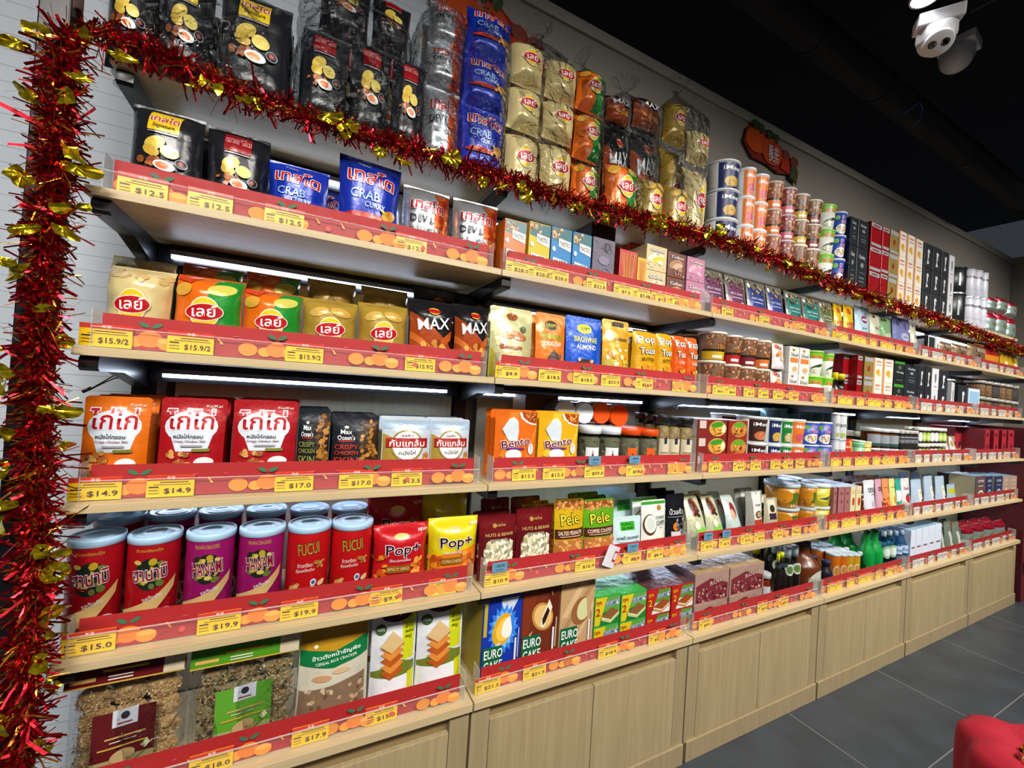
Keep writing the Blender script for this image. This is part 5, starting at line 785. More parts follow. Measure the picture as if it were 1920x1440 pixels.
for i, a in enumerate((1687, 1696, 1705, 1714)): col('dark', 3, a, a+8.6, [807+i*.5, 844], y=.05, rows=2)
for i in range(7): col('round' if i % 4 in (1, 2) else 'round2', 3, 1722.5+i*7.6, 1729.6+i*7.6, [802+i*.3, 832], y=.05, rows=2)
col('kraft', 3, 1778, 1790, [818], y=.05); col('kraft', 3, 1791, 1803, [819], y=.05); col('kraft', 3, 1804, 1816, [843], y=.045); col('kraft', 3, 1818, 1829, [844], y=.045)
for i in range(3): col('giftr', 3, 1790+i*18, 1807+i*18, [800+i], y=.17, rows=1)
for i, (a, c) in enumerate(((1844, 1858), (1860, 1875), (1876, 1889), (1890, 1901), (1902, 1914))): col('giftr', 3, a, c, [806+i*.3], y=.05, rows=1)
# fifth shelf
for k_, a, c, v in (('han_r', 120, 236, 984), ('han_r', 231, 341, 979), ('han_m', 340, 441, 974), ('han_m', 439, 533, 967), ('fuc', 530, 619, 961), ('fuc', 614, 697, 956)): col(k_, 4, a, c, [v+30], y=.05, rows=1, squeeze=.97)
for k_, a, c, v in (('han_r', 168, 274, 958), ('han_m', 270, 366, 951), ('han_m', 364, 454, 948), ('han_m', 453, 535, 945), ('fuc', 536, 614, 944), ('fuc', 614, 688, 942)): col(k_, 4, a, c, [v+16], y=.175, rows=1, squeeze=.97)
col('pop_r', 4, 700, 806, [990], y=.055); col('pop_y', 4, 802, 900, [977], y=.055)
col('pop_r', 4, 690, 795, [935], y=.15, rows=2, gap=1.1); col('pop_y', 4, 780, 880, [932], y=.15, rows=2, gap=1.1)
col('nuts', 4, 902, 974, [972], y=.05, rows=2); col('nuts', 4, 973, 1042, [958], y=.05, rows=2); col('nuts', 4, 905, 960, [938], y=.2, rows=1); col('nuts', 4, 962, 1018, [935], y=.2, rows=1)
col('pele_y', 4, 1045, 1101, [940], y=.05, rows=3); col('pele_g', 4, 1100, 1159, [940], y=.05, rows=3); col('pele_y', 4, 1015, 1048, [950], y=.11, rows=2)
col('king', 4, 1157, 1209, [973], y=.05, rows=1); col('king', 4, 1150, 1200, [928], y=.15, rows=3); col('coco', 4, 1203, 1257, [942], y=.05, rows=4); col('plum', 4, 1258, 1292, [930], y=.05, rows=4)
col('tri', 4, 1300, 1340, [938], y=.05, rows=2); col('tri', 4, 1334, 1370, [937], y=.06, rows=2); col('tri2', 4, 1362, 1405, [938], y=.05, rows=2); col('card', 4, 1408, 1440, [924], y=.05, rows=2); col('card2', 4, 1441, 1470, [937], y=.05, rows=2)
col('frj', 4, 1464, 1501, [911, 957], y=.075, rows=2); col('frj', 4, 1502, 1530, [911, 955], y=.06, rows=2); col('frj_y', 4, 1531, 1558, [911, 953], y=.055, rows=2)
for i, (k_, a, c) in enumerate((('cart_p', 1561, 1571), ('cart_p', 1572, 1583), ('cart_p', 1584, 1594), ('cart_c', 1595, 1604), ('cart_c', 1605, 1615))): col(k_, 4, a, c, [914-i*.4, 953], y=.05, rows=3)
for k_, a, c, v in (('brp', 1616, 1630, 909), ('one_w', 1630, 1651, 903), ('one_p', 1652, 1664, 901), ('orp', 1665, 1677, 900), ('yep', 1678, 1689, 900), ('tep', 1690, 1699, 900), ('ber', 1700, 1716, 899)): col(k_, 4, a, c, [v], y=.05, rows=3)
for a, c, v in ((1720, 1741, 902), (1744, 1762, 895), (1765, 1784, 895)): col('clr', 4, a, c, [v], y=.05, rows=3)
col('clr_y', 4, 1785, 1801, [910], y=.05, rows=2); col('blk', 4, 1790, 1806, [889], y=.2, rows=1); col('blk', 4, 1808, 1822, [889], y=.17, rows=1)
for k_, a, c in (('cake_b', 1829, 1848), ('cake_n', 1849, 1863), ('cake_n', 1864, 1879), ('cake_t', 1880, 1892), ('cake_t', 1893, 1907)): col(k_, 4, a, c, [893], y=.05, rows=1)
# cabinet top
col('rice', 5, 555, 696, [1172], y=.05, rows=2); col('crack', 5, 684, 785, [1140], y=.05, rows=3); col('crack', 5, 782, 874, [1120], y=.052, rows=3)
col('euro_b', 5, 903, 976, [1118], y=.05); col('euro_c', 5, 977, 1046, [1097], y=.05); col('euro_t', 5, 1049, 1113, [1088], y=.05)
col('el_g', 5, 1115, 1162, [1117, 1173], y=.05); col('el_g', 5, 1164, 1212, [1111, 1163], y=.05); col('el_r', 5, 1213, 1257, [1104, 1152], y=.05); col('el_r', 5, 1259, 1300, [1096, 1141], y=.05)
col('brick', 5, 1303, 1366, [1072, 1130], y=.06, dep=.2); col('brick', 5, 1369, 1432, [1060, 1112], y=.06, dep=.2)
col('honey', 5, 1431, 1445, [1079], y=.07); col('sauce', 5, 1446, 1461, [1044], y=.05); col('sauce', 5, 1460, 1475, [1041], y=.05, rows=1); col('sauce', 5, 1415, 1432, [1034], y=.19); col('sauce_w', 5, 1474, 1487, [1030], y=.07, rows=3); col('sauce_w', 5, 1488, 1501, [1028], y=.07, rows=3)
col('jug', 5, 1503, 1541, [1026], y=.05, rows=2); col('darkb', 5, 1547, 1561, [1056], y=.05, rows=2)
for k_, a, c in (('ocan', 1562, 1575), ('ocan', 1576, 1588), ('ycan', 1589, 1600), ('ycan', 1601, 1613)): col(k_, 5, a, c, [1042], y=.05, rows=3)
col('cbot', 5, 1614, 1625, [1040], y=.05, rows=2); col('gbot', 5, 1627, 1641, [1000], y=.05, rows=3); col('gbot', 5, 1642, 1657, [998], y=.05, rows=3); col('gbot', 5, 1570, 1590, [1006], y=.2); col('gbot', 5, 1592, 1610, [1003], y=.2)
col('water_g', 5, 1659, 1669, [1000], y=.05, rows=3); col('water_g', 5, 1670, 1681, [999], y=.05, rows=3); col('water', 5, 1682, 1692, [1000], y=.05, rows=3); col('water', 5, 1693, 1703, [999], y=.05, rows=3)
for i in range(5): col('wcart', 5, 1705+i*12, 1716.5+i*12, [995-i*3], y=.05, rows=3)
col('gp', 5, 1767, 1780, [982], y=.05, rows=2); col('gp', 5, 1782, 1796, [980], y=.05, rows=2); col('gp', 5, 1797, 1811, [982], y=.05, rows=2)
for i, (a, c, v) in enumerate(((1812, 1830, 988), (1832, 1850, 984), (1852, 1870, 981), (1872, 1890, 978), (1892, 1906, 957))): col('rs', 5, a, c, [v], y=.06, rows=2)
# top shelf
T0 = .09
for k_, a, c, v, yy in (('sig_y', 186, 290, -70, T0), ('sig_y', 290, 400, -60, T0), ('sig_y', 398, 545, -25, T0), ('sig_r', 556, 655, 45, T0), ('sig_r', 655, 735, 70, T0), ('sig_r', 736, 800, 100, T0)): col(k_, 0, a, c, [v], y=yy, rows=2, rz=R.uniform(-.08, .08))
for key, a, c, vs in (('sig_r', 600, 700, [-60, 60]), ('sig_r', 700, 775, [-10, 85])): col(key, 0, a, c, vs, y=.2, rz=.05)
col('devil', 0, 786, 880, [-10, 72, 150], y=T0+.01, rows=2); col('crab', 0, 880, 966, [12, 100, 193], y=T0, rows=2)
col('lays_c', 0, 966, 1030, [66, 150, 235], y=T0, rows=2); col('lays_c', 0, 1032, 1092, [100, 178, 255], y=T0, rows=2); col('lays_s', 0, 1092, 1142, [120, 200, 292], y=T0, rows=2)
col('max', 0, 1143, 1190, [172, 228], y=T0+.12, rows=1); col('max', 0, 1194, 1245, [175, 240], y=T0+.1, rows=1); col('lays_s', 0, 1144, 1206, [292], y=T0-.01); col('lays_g', 0, 1208, 1254, [322], y=T0-.01); col('lays_g', 0, 1255, 1300, [335], y=T0-.01); col('lays_g', 0, 1256, 1298, [180, 262], y=T0+.1); col('lays_c', 0, 1302, 1340, [236, 300], y=T0, rows=1)
for k_, a, c, vs in (('mmee_w', 1345, 1390, [292, 347, 402]), ('mmee_o', 1389, 1417, [308, 362, 416]), ('mmee_o', 1418, 1443, [322, 375, 426]), ('cup_t', 1445, 1470, [335, 387, 435]), ('cup_s', 1470, 1495, [347, 398, 446]), ('cup_y', 1495, 1519, [359, 407, 454]), ('cup_m', 1519, 1543, [370, 416, 462]), ('mama', 1543, 1569, [378, 425, 471]), ('cn', 1570, 1589, [393, 437, 481])):
    col(k_, 0, a, c, vs, y=T0, rows=2)
for k_, a, c, vs in (('blk', 1590, 1608, [406, 458]), ('blk', 1609, 1629, [414, 466]), ('tin_r', 1633, 1654, [418, 463, 508]), ('tin_r', 1655, 1668, [426, 469, 512]), ('tin_g', 1669, 1685, [432, 476, 520]), ('mor', 1686, 1700, [434, 481, 528]), ('mor', 1701, 1715, [441, 487, 532]), ('mor', 1716, 1731, [449, 494, 538]),
                     ('blk_f', 1733, 1748, [457, 502, 545]), ('blk_f', 1749, 1765, [464, 508, 550]), ('blk_f', 1766, 1779, [472, 515, 556]), ('wht', 1780, 1790, [479, 521, 560]), ('dround', 1792, 1814, [496, 546]), ('wbox', 1815, 1829, [501, 554]), ('wbox', 1830, 1843, [504, 556]), ('wbox', 1844, 1854, [509, 559])):
    col(k_, 0, a, c, vs, y=T0, rows=2)
for a, c, v in ((1857, 1876, 556), (1877, 1896, 558), (1896, 1912, 566)): col('rs', 0, a, c, [v, v+28], y=T0)
# ------------------------------------------------------------------ clear wraps round the stacked bags
film = clear('clear_film', '#eef0f0', bump=1.0, scl=22, gl=1.4, rough=.09, base=.03)
def wrap(x0, x1, z0, z1, y0, y1, seed, knot=True):
    o = empty('clear_wrap', ((x0+x1)/2, (y0+y1)/2, z0)); rr = random.Random(seed); W = (x1-x0)/2; D = (y1-y0)/2; Hh = z1-z0; ph = [rr.uniform(0, 6.28) for _ in range(8)]
    def P(a, t):
        an = a*2*math.pi; c, s = math.cos(an), math.sin(an); q = 1/max(abs(c)**3+abs(s)**3, .3)**(1/3)
        k = 1 if t < .72 else max(.06, 1-((t-.72)/.2)**1.2*.96) if t < .93 else .05+.35*(t-.93)/.07
        rip = 1+.025*math.sin(7*an+ph[0]+9*t)+.02*math.sin(15*an+ph[1]-6*t)+.02*math.sin(22*t+ph[2])
        if t >= .7: rip += .2*math.sin(11*an+ph[3])*(t-.7)
        x = c*q*W*k*rip; y = s*q*D*k*rip
        return (x, max(-D, min(D, y)), t*Hh*1.22 if t > .0 else 0)
    mb = MB(); mb.grid(P, 56, 40, film); mb.build('film', o); return o
def wrap_px(a, c, vT, vB, seed, y0=.078, y1=.3):
    uc = (a+c)/2; z0 = Z[0]+.0005 if vB is None else at(uc, vB, y0).z; z1 = at(uc, vT, y0).z; vm = (vT+(vB or proj((at(uc, vT, y0).x, y0, z0))[1]))/2
    return wrap(at(a, vm, y0).x, at(c, vm, y0).x, z0, z1, y0, y1, seed)
WR = [(184, 548, -90, None, 'black crisp bags nearest the post'), (550, 782, -30, None, 'black and red crisp bags'), (784, 882, -15, None, 'silver crisp bags'), (878, 968, 5, None, 'blue crisp bags'), (964, 1092, 60, None, 'cream crisp bags'), (1092, 1143, 115, None, 'orange and green crisp bags'), (1143, 1254, 165, None, 'black and copper crisp bags'), (1254, 1342, 175, None, 'gold crisp bags')]
for i, (a, c, t, bt, nm) in enumerate(WR): tag(wrap_px(a, c, t, bt, i), f'clear crinkled plastic wrap around {nm}, top shelf', 'plastic wrap')
# ------------------------------------------------------------------ two clear bags of rice cookies
def cookie_bag(uL, uR, vT, pal, hdr, lab, lab2, nm, y=.06, seed=0):
    xL, xR = at(uL, vT+110, y).x, at(uR, vT+110, y).x; z0 = Z[5]; w_ = xR-xL; h = at((uL+uR)/2, vT, y).z-z0; d_ = .06; o = empty('cookie_bag', ((xL+xR)/2, y, z0+.001))
    tag(o, nm, 'cookies'); rr = random.Random(seed)
    def cluster(cx, cz, r, s):
        mb = MB(); n1, n2 = 16, 12; vs = []; fs = []
        for j in range(n2+1):
            for i in range(n1):
                a = 2*math.pi*i/n1; f = math.pi*j/n2; dr = Vector((math.sin(f)*math.cos(a), math.cos(f), math.sin(f)*math.sin(a)))
                q = 1+.22*noise.noise(dr*3.5+Vector((s, s*2, 0)))+.12*noise.noise(dr*11+Vector((0, s, s)))
                vs.append((cx+dr.x*r*q, .03+dr.y*r*.42*q, cz+dr.z*r*.82*q))
        for j in range(n2):
            for i in range(n1): fs.append((j*n1+i, j*n1+(i+1) % n1, (j+1)*n1+(i+1) % n1, (j+1)*n1+i))
        mb.add(vs, fs, mat(pal[0], 'food'))
        for k in range(90):
            a = rr.uniform(0, 6.28); q = rr.uniform(0, .95)**.5; dx = math.cos(a)*q; dz = math.sin(a)*q; yy = .03-r*.42*math.sqrt(max(0, 1-q*q))*1.05-.001; s_ = r*rr.uniform(.05, .1); ro = rr.uniform(0, 3)
            px, pz = cx+dx*r, cz+dz*r*.82; ca, sa = math.cos(ro)*s_, math.sin(ro)*s_
            mb.add([(px-ca*1.6, yy-.0006, pz-sa*1.6), (px+sa, yy-.002, pz-ca), (px+ca*1.6, yy-.0006, pz+sa*1.6), (px-sa, yy-.0022, pz+ca)], [(0, 1, 2, 3)], mat(rr.choice(pal), 'food'))
        return mb
    r = w_*.145; k = 0
    for j in range(5):
        for i in range(3):
            cz = h*.09+r*.7+j*h*.165; cluster((i-1)*w_*.285+rr.uniform(-.004, .004), cz, r*rr.uniform(1.0, 1.12), k+seed*20).build('rice_cookie', o); k += 1
    mb = MB(); S = lambda X, Y, q: (X, -.004-q+.004*math.sin(X*40), Y)
    L1 = [('r', -.52, .14, .5, .6, lab), ('r', -.52, .14, .5, .24, lab2), ('r', -.2, .48, .2, .61, '#c9cdd8'), ('e', 0, .56, .07, .03, '#2a2c34'), ('r', -.12, .5, .12, .512, '#8a3a44'), ('r', -.3, .40, .35, .412, '#c9a45a'), ('r', -.22, .37, .2, .378, '#cfc4b4'), ('r', -.4, .33, .4, .342, '#c9a03a'), ('e', 0, .26, .2, .05, '#b5986a', .2), ('p', [(.28, .3), (.38, .34), (.45, .31), (.36, .27)], '#a9b08a'), ('t', '150 g', .32, .18, .28, .03, '#5a5a42')]
    art(mb, L1, S, w_, h, 'print', L=.02, eps=.0006); mb.build('paper_label', o)
    mb = MB(); S2 = lambda X, Y, q: (X, -.016-q+.012*(Y/h-.8)/.2, Y)
    art(mb, [('r', -.98, .84, .98, 1.0, hdr), ('r', -.98, .84, .98, .85, '#c9a03a'), ('r', -.9, .875, -.5, .9, '#c9a05a'), ('r', -.4, .925, .35, .94, '#d8a02a'), ('r', .6, .85, .97, .99, '#c4b79a'), ('r', -.3, .89, .1, .898, '#e0d8d0'), ('r', -.3, .87, .1, .878, '#e0d8d0')], S2, w_, h, 'foil', L=.03, eps=.0006); mb.build('header_card', o)
    mb = MB(); mb.grid(lambda a, t: ((a*2-1)*w_/2, -.008+.026*(t**4)+.004*math.sin(a*17+t*5)+.03*abs(a*2-1)**5, t*h), 24, 24, film); mb.build('clear_film', o)
cookie_bag(118, 345, 1232, ['#b58f5c', '#c9a878', '#a07a48', '#d8bd8c'], '#5a1418', '#5a1418', '#9a9264', 'clear bag of pale brown rice cookies with maroon label', seed=1)
cookie_bag(352, 556, 1200, ['#8a7c58', '#a9976a', '#6a5a3a', '#c4b384', '#33291c', '#a8743a'], '#4a8a1c', '#5a9a2c', '#9aa06a', 'clear bag of seeded rice cookies with bright green label', seed=2)
# jars lying behind the glass jars with the lid outward
for a, c, v, key in ((1044, 1076, 770, 'mush_w'), (1078, 1110, 774, 'mush_w'), (1110, 1142, 774, 'mush_o'), (1143, 1175, 779, 'mush_o')):
    y = .12; p = at((a+c)/2, v, y); wj = at(c, v, y).x-at(a, v, y).x; o = make(key, p.x, y, p.z, wj, .14, 3, 1, 1); o.location = (p.x, y+.13, p.z); o.rotation_euler = (math.pi/2, 0, 0)
    ITEMS[-1]['flat'] = True
# ------------------------------------------------------------------ tinsel garlands
def tinsel_mat(name, c, rough=.22):
    ma = bpy.data.materials.new(name); ma.use_nodes = True; nt = ma.node_tree; b = nt.nodes['Principled BSDF']; b.inputs['Metallic'].default_value = .85; b.inputs['Roughness'].default_value = rough
    tc = nt.nodes.new('ShaderNodeTexCoord'); nz = nt.nodes.new('ShaderNodeTexNoise'); nz.inputs['Scale'].default_value = 90; nt.links.new(tc.outputs['Object'], nz.inputs['Vector'])
    cr = nt.nodes.new('ShaderNodeValToRGB'); cr.color_ramp.elements[0].color = lin(c[0]); cr.color_ramp.elements[1].color = lin(c[1]); cr.color_ramp.elements[0].position = .4; cr.color_ramp.elements[1].position = .6
    nt.links.new(nz.outputs['Fac'], cr.inputs[0]); nt.links.new(cr.outputs[0], b.inputs['Base Color']); return ma
tr_, tg_, to_ = tinsel_mat('red_tinsel', ('#7a0a12', '#c8182a')), tinsel_mat('gold_tinsel', ('#9a5212', '#e0a038')), tinsel_mat('gold_foil', ('#a8920e', '#d8c22a'), .16)
def path(pts, step):
    out = []; 
    for i in range(len(pts)-1):
        a, b = Vector(pts[i]), Vector(pts[i+1]); n = max(1, int((b-a).length/step))
        for k in range(n): out.append((a.lerp(b, k/n), (b-a).normalized()))
    return out
def ornament(par, p, size, rr):
    "crumpled gold foil charm: a lobed disc, a coin with a hole or a small ingot"
    mb = MB(); n = 22; kind_ = rr.choice('fcici'); ph = rr.uniform(0, 6.28); ax = Vector((rr.uniform(-1, 1), rr.uniform(-1, .2), rr.uniform(-1, 1))).normalized()
    M = Matrix.Rotation(rr.uniform(-1.0, 1.0), 3, ax) @ Matrix.Rotation(rr.uniform(-.7, .7), 3, 'Z')
    def ring(k):
        o = []
        for i in range(n):
            a = 2*math.pi*i/n; r = size*k*(.82+.25*math.sin(a+ph*3))
            if kind_ == 'f': r *= .78+.24*abs(math.sin(2.5*a+ph))
            elif kind_ == 'i': r *= (1.0+.35*abs(math.cos(a))**3)*(0.75 if math.sin(a) > .5 else 1)
            z = size*.22*math.sin(3*a+ph)*k*k+size*.1*math.sin(7*a+ph*2)*k
            o.append(M @ Vector((r*math.cos(a), z, r*math.sin(a)*(.62 if kind_ == 'i' else 1)))+p)
        return o
    ks = (.28, .6, 1) if kind_ == 'c' else (0.02, .35, .7, 1); rs = [ring(k) for k in ks]; vs = [v for r in rs for v in r]
    mb.add(vs, [(j*n+i, j*n+(i+1) % n, (j+1)*n+(i+1) % n, (j+1)*n+i) for j in range(len(ks)-1) for i in range(n)], to_, False)
    return mb.build('gold_foil_charm', par)
def garland(name, label, pts, rad, dens, charms, seed, csize):
    rr = random.Random(seed); o = empty(name, (0, 0, 0)); tag(o, label, 'garland'); P = path(pts, .01)
    red, gold = MB(), MB()
    L = sum((Vector(pts[i+1])-Vector(pts[i])).length for i in range(len(pts)-1))
    for k in range(int(L*dens)):
        c, t = P[rr.randrange(len(P))]; c = c+Vector((rr.gauss(0, .006), rr.gauss(0, .006), rr.gauss(0, .006)))
        a = t.orthogonal().normalized(); b = t.cross(a); an = rr.uniform(0, 6.28); d = (a*math.cos(an)+b*math.sin(an)+t*rr.uniform(-1.5, 1.5)).normalized()
        g = rr.random() < .4; ln = rad*rr.uniform(.35, .85)*(1.35 if rr.random() < .06 else 1)*(1 if not g else .95); wd = rr.uniform(.0014, .0028) if not g else rr.choice((.0006, .0014))
        if rr.random() < .05: wd *= 1.5
        sd = d.cross(Vector((rr.uniform(-1, 1), rr.uniform(-1, 1), rr.uniform(-1, 1)))).normalized()*wd; bend = Vector((rr.uniform(-1, 1), rr.uniform(-1, 1), rr.uniform(-1.2, .6)))*ln*.45
        p0 = c; p1 = c+d*ln*.55+bend*.35; p2 = c+d*ln+bend; m_ = gold if g else red
        m_.add([p0-sd, p0+sd, p1-sd, p1+sd, p2-sd, p2+sd], [(0, 1, 3, 2), (2, 3, 5, 4)], tg_ if g else tr_)
    q = red.build('red_tinsel_fringe', o); q['kind'] = 'stuff'; q = gold.build('gold_tinsel_fringe', o); q['kind'] = 'stuff'
    core = MB(); core.tube([p for p, _ in P[::3]]+[P[-1][0]], .006, tr_, 6); core.build('core_string', o)
    for k in range(charms):
        c, t = P[int((k+rr.uniform(.2, .8))/charms*len(P))]; a = t.orthogonal().normalized()
        an = Vector((rr.uniform(-1, 1), rr.uniform(-1, -.05), rr.uniform(-1.3, .1))).normalized()
        if abs(t.z) > .7: an = Vector((rr.choice((-1, 1))*rr.uniform(.3, 1), rr.uniform(-1, -.2), rr.uniform(-.4, .4))).normalized()
        ornament(o, c+an*rad*rr.uniform(.75, 1.1), csize*rr.uniform(.7, 1.25), rr)
    return o
yg = .0
hp = [(150, 55), (220, 72), (300, 100), (380, 138), (450, 172), (540, 205), (650, 243), (760, 275), (850, 305), (950, 335), (1060, 372), (1160, 398), (1260, 425), (1350, 448), (1440, 480), (1540, 520), (1640, 560), (1720, 585), (1800, 612), (1870, 640), (1925, 662)]
vp = [(125, 70), (112, 130), (108, 220), (104, 330), (95, 420), (85, 500), (78, 590), (72, 680), (72, 760), (72, 850), (70, 930), (72, 1010), (66, 1090), (58, 1170), (52, 1260), (45, 1350), (38, 1460)]
garland('shelf_garland', 'red and gold tinsel garland draped along the front of the top shelf', [at(u, v, .03) for u, v in hp], .05, 3200, 90, 3, .023)
garland('post_garland', 'red and gold tinsel garland wound down the black post', [at(u, v, -.03) for u, v in vp], .052, 4400, 36, 4, .023)
# ------------------------------------------------------------------ ceiling: cameras and spot lamp
def dome_camera(p, s, yaw, tilt, label, lens=True):
    o = empty('security_camera', p); tag(o, label, 'camera', None); wh = mat('#d9d9dc', 'plastic'); bk = mat('#111116', 'plastic')
    mb = MB(); mb.box(-.85*s, -.62*s, .55*s, .85*s, .62*s, 1.15*s, wh, .07*s); mb.build('junction_box', o)
    mb = MB(); mb.lathe([(0, .56*s), (.72*s, .56*s), (.76*s, .5*s), (.78*s, .1*s), (.74*s, -.1*s)], wh, 36); mb.build('collar', o)
    b = MB(); M = Matrix.Rotation(tilt, 4, 'X'); n1, n2 = 36, 18; vs = []; fs = []
    for j in range(n2+1):
        f = math.pi*j/n2
        for i in range(n1): a = 2*math.pi*i/n1; vs.append(M @ (Vector((math.sin(f)*math.cos(a), math.sin(f)*math.sin(a), -math.cos(f)))*.72*s))
    for j in range(n2):
        for i in range(n1): fs.append((j*n1+i, j*n1+(i+1) % n1, (j+1)*n1+(i+1) % n1, (j+1)*n1+i))
    b.add(vs, fs, wh, True); b.build('eyeball', o)
    if lens:
        f = MB(); f.lathe([(.56*s, -.50*s), (.6*s, -.62*s), (.52*s, -.7*s), (0, -.7*s)], wh, 36)
        for sg in (-1, 1): f.lathe([(.17*s, -.7*s), (.17*s, -.715*s), (.14*s, -.72*s), (.13*s, -.705*s), (0, -.705*s)], bk if sg > 0 else mat('#3a3a40', 'plastic'), 20, sg*.24*s, 0)
        g = f.build('lens_face', o); g.rotation_euler = (tilt, 0, 0)
        pz = MB()
        for sg in (-1, 1): pz.lathe([(0, -.722*s), (.06*s, -.722*s), (.07*s, -.715*s)], mat('#7a7a5a' if sg < 0 else '#15151c', 'metal'), 16, sg*.24*s, 0)
        g = pz.build('lens', o); g.rotation_euler = (tilt, 0, 0)
    o.rotation_euler = (.25, 0, yaw); rd = MB(); rd.tube([(p[0], p[1], p[2]+1.1*s), (p[0], p[1], 4.3)], .007, mat('#3a3a40', 'metal')); rd = rd.build('drop_rod', o)
    rd.matrix_parent_inverse = Matrix.LocRotScale(Vector(p), o.rotation_euler, None).inverted(); return o
cp = at(1755, 74, -.42); dome_camera(tuple(cp), .071, -1.0, -.95, 'white twin-lens dome camera hanging nearest the bright ceiling spot lamp')
cp2 = at(1793, 112, -.16); dome_camera(tuple(cp2), .088, 1.6, .7, 'white dome camera behind, with its back to the shelves', False)
lp = at(1736, -3, -.42); L = empty('spot_lamp', lp); tag(L, 'round ceiling spot lamp with bright ribbed lens', 'lamp')
d = MB(); d.lathe([(.04, 0), (.044, .0), (.045, .02), (.035, .05), (.012, .07), (0, .07)], mat('#c9c9cc', 'metal'), 32); d.tube([(0, 0, .065), (0, 0, 1.3)], .01, dk); d.build('lamp_housing', L)
d = MB(); d.lathe([(.0395, .003), (.034, -.003), (0, -.004)], emit('#e6eaff', 5), 32); d.build('lamp_lens', L)
sp = bpy.data.lights.new('spot_lamp_light', 'SPOT'); sp.energy = 14; sp.spot_size = 1.7; sp.spot_blend = .6; sp.shadow_soft_size = .09; so = bpy.data.objects.new('spot_lamp_light', sp); COL.objects.link(so); so.parent = L; so.location = (0, 0, -.03); so.rotation_euler = (.25, 0, 0)
# ------------------------------------------------------------------ cut-out festive signs on the wall
def festive(name, pu, pv, w_, h_, label, full=True):
    p = at(pu, pv, YW-.02); o = empty(name, p); tag(o, label, 'sign')
    def blob(pts, c, y, nm, th=.004):
        n = len(pts); mb = MB(); a = [(x*w_/2, y, z*h_/2) for x, z in pts]; b = [(x*w_/2, y+th, z*h_/2) for x, z in pts]
        ts = tessellate_polygon([[Vector((x, z, 0)) for x, z in pts]]); mb.add(a+b, [tuple(t) for t in ts]+[(i, (i+1) % n, n+(i+1) % n, n+i) for i in range(n)], mat(c, 'print')); return mb.build(nm, o)
    ci = lambda cx, cz, rx, rz, n=22, wob=0, q=5: [(cx+rx*(1+wob*math.sin(q*6.283*i/n))*math.cos(6.283*i/n), cz+rz*(1+wob*math.sin(q*6.283*i/n))*math.sin(6.283*i/n)) for i in range(n)]
    blob([(-1, -.1), (-.9, .55), (-.6, .75), (-.35, .6), (0, .7), (.3, .35), (.55, .3), (.7, -.1), (.95, -.3), (.9, -.9), (.6, -.6), (.2, -.75), (-.2, -.6), (-.7, -.6)], '#8a2414', 0, 'backing_board')
    blob(ci(-.62, .1, .34, .48), '#c9501a', -.006, 'orange_fruit'); blob(ci(-.08, -.05, .36, .55), '#b8441a', -.008, 'orange_fruit')
    blob(ci(-.05, -.1, .2, .4, 4), '#a01c14', -.011, 'red_diamond')
    for cx, cz in ((-.68, .72), (-.5, .68), (-.2, .62), (.02, .58)): blob(ci(cx, cz, .1, .2, 14, .2, 3), '#3a4a2a', -.010, 'leaf')
    blob(ci(.42, .12, .13, .2), '#7a3a2a', -.008, 'ribbon_knot'); blob(ci(.72, -.02, .15, .22), '#7a3a2a', -.009, 'ribbon_knot'); blob([(.3, -.05), (.55, -.05), (.6, -.6), (.25, -.55)], '#b0301c', -.007, 'red_tassel'); blob([(.62, -.2), (.85, -.2), (.85, -.85), (.6, -.75)], '#3f4a2c', -.008, 'green_tassel')
    tm = MB(); art(tm, [('t', '新年', -.05, .5, .36, .2, '#d8cfd8'), ('t', '快乐', -.05, .35, .36, .2, '#d8cfd8')], lambda X, Y, q: (X, -.012-q, Y-h_/2), w_, h_, 'print', eps=.0004); tm.build('white_lettering', o)
    if not full: pass
    return o
festive('festive_sign', 1450, 286, .52, .27, 'orange and red festive cut-out sign on the grey wall beside the stacked tubs')
festive('festive_sign', 925, 50, .5, .3, 'red festive cut-out sign on the wall behind the blue crisp bags')
# ------------------------------------------------------------------ loose cables by the uprights
cb = mat('#17120f', 'plastic')
d = MB(); a = at(238, 698, .3); d.tube([a, at(212, 705, .28), at(190, 718, .27), at(172, 728, .26)], .0016, cb, 6); d.tube([at(238, 709, .3), at(215, 709, .28), at(190, 720, .27), at(172, 729, .26)], .0016, cb, 6); q = at(165, 731, .26); d.tube([at(172, 727, .26), at(154, 735, .255)], .0045, cb, 6); tag(d.build('loose_cable'), 'loose black cable with plug hanging beside the near upright', 'cable')
for i, (u, v) in enumerate(((1268, 755), (860, 735))):
    d = MB(); d.tube([at(u-22, v-10, .3), at(u-10, v+2, .29), at(u, v+14, .29), at(u+6, v+2, .3), at(u+7, v-8, .3)], .0014, cb, 6); tag(d.build('loose_cable'), ('thin black cable drooping above the glass jars', 'thin black cable behind the clear squid snack packets')[i], 'cable')
